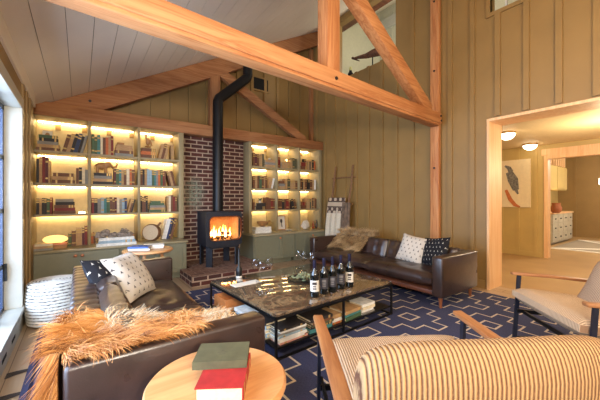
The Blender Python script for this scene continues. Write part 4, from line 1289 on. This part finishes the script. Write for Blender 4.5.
armchair('corded lounge armchair with oak arms seen from behind in foreground', (1.379 - .52 * -.0 - .52 * .42 + .0, 1.061 - .854 * .42, 0), math.atan2(.52, -.854))
armchair('corded lounge armchair at right, in front of the hall opening', (2.747 + .72 * .42, .749 - .69 * .42, 0), math.atan2(-.72, -.69))

pillow('grey-brown woven cushion at the back of the right armchair', ropemat('woven_cushion', rgb(176, 154, 130), rgb(120, 100, 84), .012, bumpk=.4), (3.05, .42, .60), (math.radians(-28), 0, math.atan2(-.72, -.69)), .46)
# ------------------------------------------------------------------ round tables
def round_table(label, c, r, h, th=.035):
    t = thing('side_table', label, 'table', (c[0], c[1], .0125))
    obj('tabletop', MB().lathe([(r - .012, h - th), (r, h - th + .01), (r, h - .01), (r - .008, h), (0, h)], (0, 0, 0), 64), M['tablewood'], t, smooth=True)
    for k in range(3):
        a = 2.2 + k * 2 * PI / 3
        obj('leg', MB().tube([(r * .55 * math.cos(a), r * .55 * math.sin(a), h - th), (r * .8 * math.cos(a), r * .8 * math.sin(a), 0.004)], [.02, .013], 10), M['tablewood'], t)
    return t
round_table('round oak side table in the foreground carrying two thick books', (.446, 1.165, 0), .27, .5275)
TT = .54
b1 = book('q', .054, .24, .168, True, bands=False); b1.location = (.527, 1.073, TT + .0008); b1.rotation_euler = (0, 0, math.radians(57))
m = MB()
for k in (-.09, -.04, .07): m.box(k, k + .008, -.0012, .001, .004, .05)
obj('spine_band', m, M['gilt'], b1)
tag(b1, 'thick bright red book lying flat on foreground oak table', 'book')
b2 = book('v', .03, .208, .155, True, bands=False); b2.location = (.437, 1.128, TT + .0556); b2.rotation_euler = (0, 0, math.radians(-30.5))
m = MB().box(-.02, .02, .07, .072, .03, .0304).box(-.012, .012, .055, .057, .03, .0304).box(-.006, .006, .085, .087, .03, .0304)
obj('cover_emblem', m, M['ink'], b2)
tag(b2, 'worn green book lying on the red book, foreground oak table', 'book')
round_table('round oak side table beyond left sofa holding magazines', (.70, 4.24, 0), .29, .6175)
TT2 = .63
for i, (c, dx, dy, rz_, nm) in enumerate((('w', .03, 0, .2, 'large white magazine at bottom of right pile'), ('w', .04, .01, .1, 'white magazine on top of right pile'), ('w', -.14, -.06, -.1, 'white magazine under the blue book'), ('u', -.15, -.05, -.2, 'blue magazine on left pile'))):
    k = (0, 1, 0, 1)[i]
    o = book(c, .022, .24, .17, True, 'magazine', False); o.location = (.72 + dx, 4.2 + dy, TT2 + .0006 + k * .0225); o.rotation_euler = (0, 0, rz_ - .3)
    tag(o, nm + ' on far side table', 'magazine')

# ------------------------------------------------------------------ hall seen through the opening
HX, HZ = 8.1, 2.41
struct('floor', MB().box(XR + .3, 14.5, -2.6, 4.2, -.06, 0), plain('hall_floor', rgb(176, 144, 100), .5, var=.04, scale=2))
struct('ceiling', MB().box(XR + TW, HX + .1, -2.6, 4.2, HZ + .03, HZ + .08), plain('hall_ceiling', rgb(226, 204, 160), .6, var=.02))
mb = MB()
JY = 2.165
mb.box(HX, HX + .12, JY - .004, 4.2, 0, HZ + .03).box(HX, HX + .12, -2.6, JY, 2.195, HZ + .03)
y = JY + .12
while y < 4.1:
    mb.box(HX - .02, HX + .01, y, y + .06, 0, HZ + .03); y += .33
struct('wall_hall', mb, M['hallwall'])
struct('baseboard_hall', MB().box(HX - .016, HX + .01, JY + .05, 4.2, 0, .1), M['hallwall'])
mb = MB().box(HX - .03, HX + .15, JY - .07, JY - .001, 0, 2.14).box(HX - .031, HX + .151, -2.6, JY + .001, 2.13, 2.201).box(HX - .04, HX + .01, -2.6, JY + .04, 2.2, 2.34)
struct('trim_3', mb, M['casing'])
struct('wall_hall_end', MB().box(XR + TW, HX + .1, 4.1, 4.2, 0, HZ + .03).box(XR + TW, HX + .1, -2.6, -2.5, 0, HZ + .03), M['hallwall'])
art = thing('bird_painting', 'cream canvas of a grey hawk perched on an orange branch', 'painting', (HX - .04, 2.36, 1.1))
A0, A1 = PX(503.5, 161, HX - .045), PX(530.5, 207.5, HX - .045)
yL, yR, zT, zB = A0.y + .25, A1.y, A0.z, A1.z
obj('canvas', MB().box(HX - .045, HX - .0215, yR, yL, zB, zT), plain('canvas', rgb(232, 214, 176), .8, var=.02), art, world=True)
def onart(px, py): p = PX(px, py, HX - .047); return p
m = MB(); XA = HX - .048
def flat(pts, rs, mi=0):
    m.tube([(XA, onart(a, b).y, onart(a, b).z) for a, b in pts], rs, 6, mi)
flat([(505, 166), (509, 168), (511, 172)], [.02, .05, .06]); flat([(509, 172), (513, 180), (516, 190)], [.08, .12, .07]); flat([(514, 186), (518, 194)], [.06, .02])
for v in range(len(m.v)): m.v[v] = (XA + (m.v[v][0] - XA) * .03,) + m.v[v][1:]
obj('hawk', m, plain('hawk_paint', rgb(120, 116, 110), .8, var=.25, scale=30), art, world=True)
m = MB(); flat([(506, 190), (510, 199), (515, 205), (520, 207)], [.035, .05, .045, .02])
for v in range(len(m.v)): m.v[v] = (XA + (m.v[v][0] - XA) * .03,) + m.v[v][1:]
obj('branch', m, plain('branch_paint', rgb(196, 112, 64), .8), art, world=True)
for i, (px, py, x_, y_) in enumerate(((507, 137.5, 5.85, 2.07), (530, 149, 7.2, 2.12))):
    q = PZ(px, py - 5, HZ + .03)
    t = thing('ceiling_light', ['flush white glass ceiling light nearest the cased opening', 'flush white glass ceiling light above the bird painting'][i], 'light', (q.x, q.y, HZ + .03), 0, 'hall ceiling lights')
    obj('shade', MB().lathe([(.0, -.13), (.05, -.125), (.10, -.09), (.125, -.045), (.12, -.03)], (0, 0, 0), 22), emis('hall_shade_%d' % i, (1, .84, .6, 1), 9), t, smooth=True)
    obj('canopy', MB().lathe([(.12, -.03), (.13, -.03), (.13, -.002), (0, -.002)], (0, 0, 0), 22), M['brass'], t)
# room beyond the hall
struct('wall_far', MB().box(13.6, 13.7, -3, 4.2, 0, 3.4).box(13.58, 13.6, 1.2, 1.27, 0, 3.4).box(13.58, 13.6, 2.0, 2.07, 0, 3.4).box(13.58, 13.6, 2.75, 2.82, 0, 3.4), M['wall'])
struct('wall_far_left', MB().box(HX + .12, 13.7, 3.25, 3.35, 0, 3.4), M['hallwall'])
mb = MB(); mb.add([(HX + .12, -3, 3.4), (13.7, -3, 3.4), (13.7, 3.4, 2.7), (HX + .12, 3.4, 2.7)], [(0, 1, 2, 3)]); mb.add([(HX + .12, -3, 3.45), (13.7, -3, 3.45), (13.7, 3.4, 2.75), (HX + .12, 3.4, 2.75)], [(0, 1, 2, 3)])
struct('ceiling', mb, plain('far_ceiling', rgb(226, 212, 186), .6))
cb = thing('sideboard', 'grey drawer sideboard in lit niche of the far room', 'cabinet', (11.3, 2.9, 0))
obj('body', MB().box(10.4, 12.4, 2.62, 3.2, .06, .86).box(10.45, 12.35, 2.7, 3.15, 0, .06), plain('grey_drawers', rgb(186, 176, 154), .5), cb, world=True)
for i in range(4):
    for j in range(3):
        x0 = 10.43 + i * .49; z0 = .1 + j * .255
        d_ = obj('drawer', MB().box(x0, x0 + .46, 2.6, 2.62, z0, z0 + .235), plain('grey_drawers', rgb(186, 176, 154), .5), cb, world=True)
        obj('knob', MB().box(x0 + .2, x0 + .26, 2.58, 2.6, z0 + .1, z0 + .13), M['black'], d_).data.transform(wmat(cb).inverted())
obj('top', MB().box(10.38, 12.42, 2.58, 3.24, .86, .9), M['casing'], cb, world=True)
q = PY(555.5, 212, 2.85)
tag(obj('vase', MB().lathe([(.07, 0), (.12, .05), (.13, .14), (.09, .22), (.10, .27), (.09, .27), (.07, .2), (0, .05)], (0, 0, 0), 20), plain('terracotta', rgb(170, 100, 60), .5), smooth=True, loc=(*PZ(556, 213, .9).xy, .9005)), 'round brown vase on the far room sideboard', 'vase')
uc = thing('wall_cabinet', 'pale wall cabinet above the lit niche in far room', 'cabinet', (11.4, 3.0, 1.55))
obj('body', MB().box(10.4, 12.4, 2.75, 3.24, 1.55, 2.25), M['hallwall'], uc, world=True)
obj('door', MB().box(10.43, 11.38, 2.73, 2.75, 1.58, 2.22).box(11.42, 12.37, 2.73, 2.75, 1.58, 2.22), M['hallwall'], uc, world=True)
rr_ = thing('railing', 'slatted pale railing high on the far room left wall', 'railing', (11.4, 2.75, 2.28))
for i in range(9): obj('baluster', MB().box(10.5 + i * .22, 10.55 + i * .22, 2.76, 2.8, 2.27, 2.62), M['casing'], rr_, world=True)
obj('rail', MB().box(10.4, 12.4, 2.74, 2.82, 2.62, 2.68), M['casing'], rr_, world=True)
rm = N('far_rug'); x, y, z = rm.sep()
k = rm.math('MAXIMUM', rm.math('LESS_THAN', rm.math('ABSOLUTE', rm.math('SUBTRACT', rm.math('ABSOLUTE', x), rm.math('MULTIPLY', rm.math('ABSOLUTE', y), .9))), .12), rm.math('GREATER_THAN', rm.math('ABSOLUTE', x), 1.25))  # light X is sunlight put into the rug colour
rm.set(rm.mix(k, rgb(150, 138, 122), rgb(232, 226, 214)), .9)
tag(obj('rug', MB().box(-1.4, 1.4, -1.5, 1.5, 0.001, .012), rm.mat, loc=(11.2, 1.0, 0)), 'pale rug with painted sunlight X on the far room floor', 'rug')
tag(obj('wall_sconce', MB().box(13.5, 13.6, 2.0, 2.2, 1.75, 1.95), emis('sconce', (1, .9, .75, 1), 2.0)), 'small square glowing wall light in the far room', 'light')

# ------------------------------------------------------------------ loft behind the high opening
LX = 7.2
struct('floor', MB().box(XR + TW, LX + .1, .5, YB + .1, 2.46, 2.6), M['loftwall'])
mb = MB().box(LX, LX + .1, .5, YB + .1, 2.6, 7.2)
for y in (3.3, 4.0, 4.7, 5.4): mb.box(LX - .02, LX + .01, y, y + .05, 2.6, 7.2)
mb.box(LX - .03, LX + .01, .5, YB, 4.55, 4.63)
struct('wall_loft', mb, M['loftwall'])
struct('wall_loft_side', MB().box(XR + TW, LX + .1, YB, YB + .1, 2.6, 7.2).box(XR + TW, LX + .1, .4, .5, 2.6, 7.2), M['loftwall'])
mb = MB(); a, b_ = (XR + .02, zc(XR) + .06), (LX + .1, zc(XR) + .06 + .6 * (LX - XR))
mb.prism([a, b_, (b_[0], b_[1] + .1), (a[0], a[1] + .1)], .4, YB + .1)
struct('ceiling', mb, M['ceil'])
tag(obj('loft_beam', MB().box(XR + .8, XR + .98, .5, YB - .005, 5.66, 5.86), M['plinth']), 'dark brown beam under the loft ceiling behind the opening', 'beam')
struct('trim_4', MB().box(LX - .06, LX + .02, .5, YB, 6.2, 6.5), M['white'])
lc = thing('loft_cabinet', 'white panelled cupboard in the loft behind the king post', 'cabinet', (6.9, 5.4, 2.6))
obj('body', MB().box(6.3, 7.1, 5.0, 5.8, 2.61, 4.75), M['white'], lc, world=True)
obj('door', MB().box(6.28, 6.3, 5.03, 5.4, 2.65, 4.7).box(6.28, 6.3, 5.43, 5.78, 2.65, 4.7), M['white'], lc, world=True)
# carved fish resting on the sill
q = PX(371, 57, XR + .07)
fs_ = thing('carved_fish', 'brown driftwood fish sculpture on the loft opening sill', 'sculpture', (XR + .07, q.y, LZ))
def lp_(px, py): p = PX(px, py, XR + .07); return (XR + .07, p.y, p.z)
m = MB().tube([lp_(353, 58.5), lp_(358, 57.5), lp_(366, 56), (lp_(374, 53)), lp_(381, 51), lp_(385, 47)], [.012, .03, .05, .075, .085, .03], 12)
obj('body', m, plain('driftwood', rgb(96, 62, 42), .7, var=.25, scale=30), fs_, world=True, smooth=True)
m = MB().tube([lp_(352.5, 58), lp_(359.5, 61)], [.03, .008], 6); m.tube([lp_(378, 52), lp_(382, 57)], [.03, .006], 6)
obj('fin', m, plain('driftwood_fin', rgb(80, 50, 36), .7), fs_, world=True)
obj('stand', MB().box(XR + .04, XR + .11, q.y - .12, q.y + .04, LZ, LZ + .02).tube([(XR + .07, q.y - .04, LZ + .02), (XR + .07, q.y - .04, lp_(372, 54)[2])], .012, 6), M['void'], fs_, world=True)
q = PX(350.5, 72, XR + .07)
vz = thing('bud_vase', 'small dark vase with yellow-white flower on loft sill', 'vase', (XR + .07, q.y, LZ))
obj('body', MB().lathe([(.03, 0), (.05, .03), (.055, .07), (.03, .11), (.03, .13), (0, .13)], (0, 0, 0), 14), M['void'], vz, smooth=True)
obj('flower', MB().blob((0, 0, .175), (.035, .035, .04), 10, 8, jit=.5), plain('flower', rgb(222, 214, 140), .7), vz, smooth=True)

# ------------------------------------------------------------------ light
W = bpy.data.worlds.new('world'); SC.world = W; W.use_nodes = True
bg = W.node_tree.nodes['Background']; bg.inputs[0].default_value = (.30, .42, .68, 1); bg.inputs[1].default_value = .55
def area(name, loc, target, size, size_y, power, col):
    d = bpy.data.lights.new(name, 'AREA'); d.shape = 'RECTANGLE'; d.size = size; d.size_y = size_y; d.energy = power; d.color = col
    o = bpy.data.objects.new(name, d); COL.objects.link(o); o.location = loc
    o.rotation_euler = (Vector(target) - Vector(loc)).to_track_quat('-Z', 'Y').to_euler(); return o
def point(name, loc, power, col, r=.06):
    d = bpy.data.lights.new(name, 'POINT'); d.energy = power; d.color = col; d.shadow_soft_size = r
    o = bpy.data.objects.new(name, d); COL.objects.link(o); o.location = loc; return o
area('window_daylight', (XL - .55, 2.1, 1.4), (3, 2.3, .7), 3.4, 2.2, 430, (.55, .72, 1.0))
area('rear_fill', (2.0, YN + .1, 2.0), (2.2, 3, 1.4), 3.5, 2.4, 80, (1.0, .9, .78))  # added fill behind the camera, no window there
point('fill_near', (1.2, -.6, 2.5), 26, (1.0, .76, .48), .12)  # added warm fill above the camera, no lamp hangs here
point('ceiling_lamp_right', (3.4, .2, 2.6), 36, (1.0, .74, .44), .12)  # added warm fill for the right side, no fixture
point('hall_lamp_a', (6.3, .8, 1.9), 85, (1, .78, .48), .08)
area('ceiling_fill', (-.1, -1.3, 1.7), (.9, 2.2, 3.2), .35, .35, 150, (1.0, .88, .72))  # added upward fill that brightens the sloped ceiling
point('loft_lamp', (6.0, 3.6, 4.6), 80, (1, .94, .82), .15)
point('far_room_lamp', (11.0, 0.5, 2.6), 260, (1, .9, .75), .2)
point('niche_lamp', (11.2, 2.72, 1.48), 4, (1, .72, .35), .05)
SC.view_settings.view_transform = 'Standard'; SC.view_settings.look = 'None'; SC.view_settings.gamma = 1
SC.view_settings.use_curve_mapping = False
SC.view_settings.exposure = -0.12
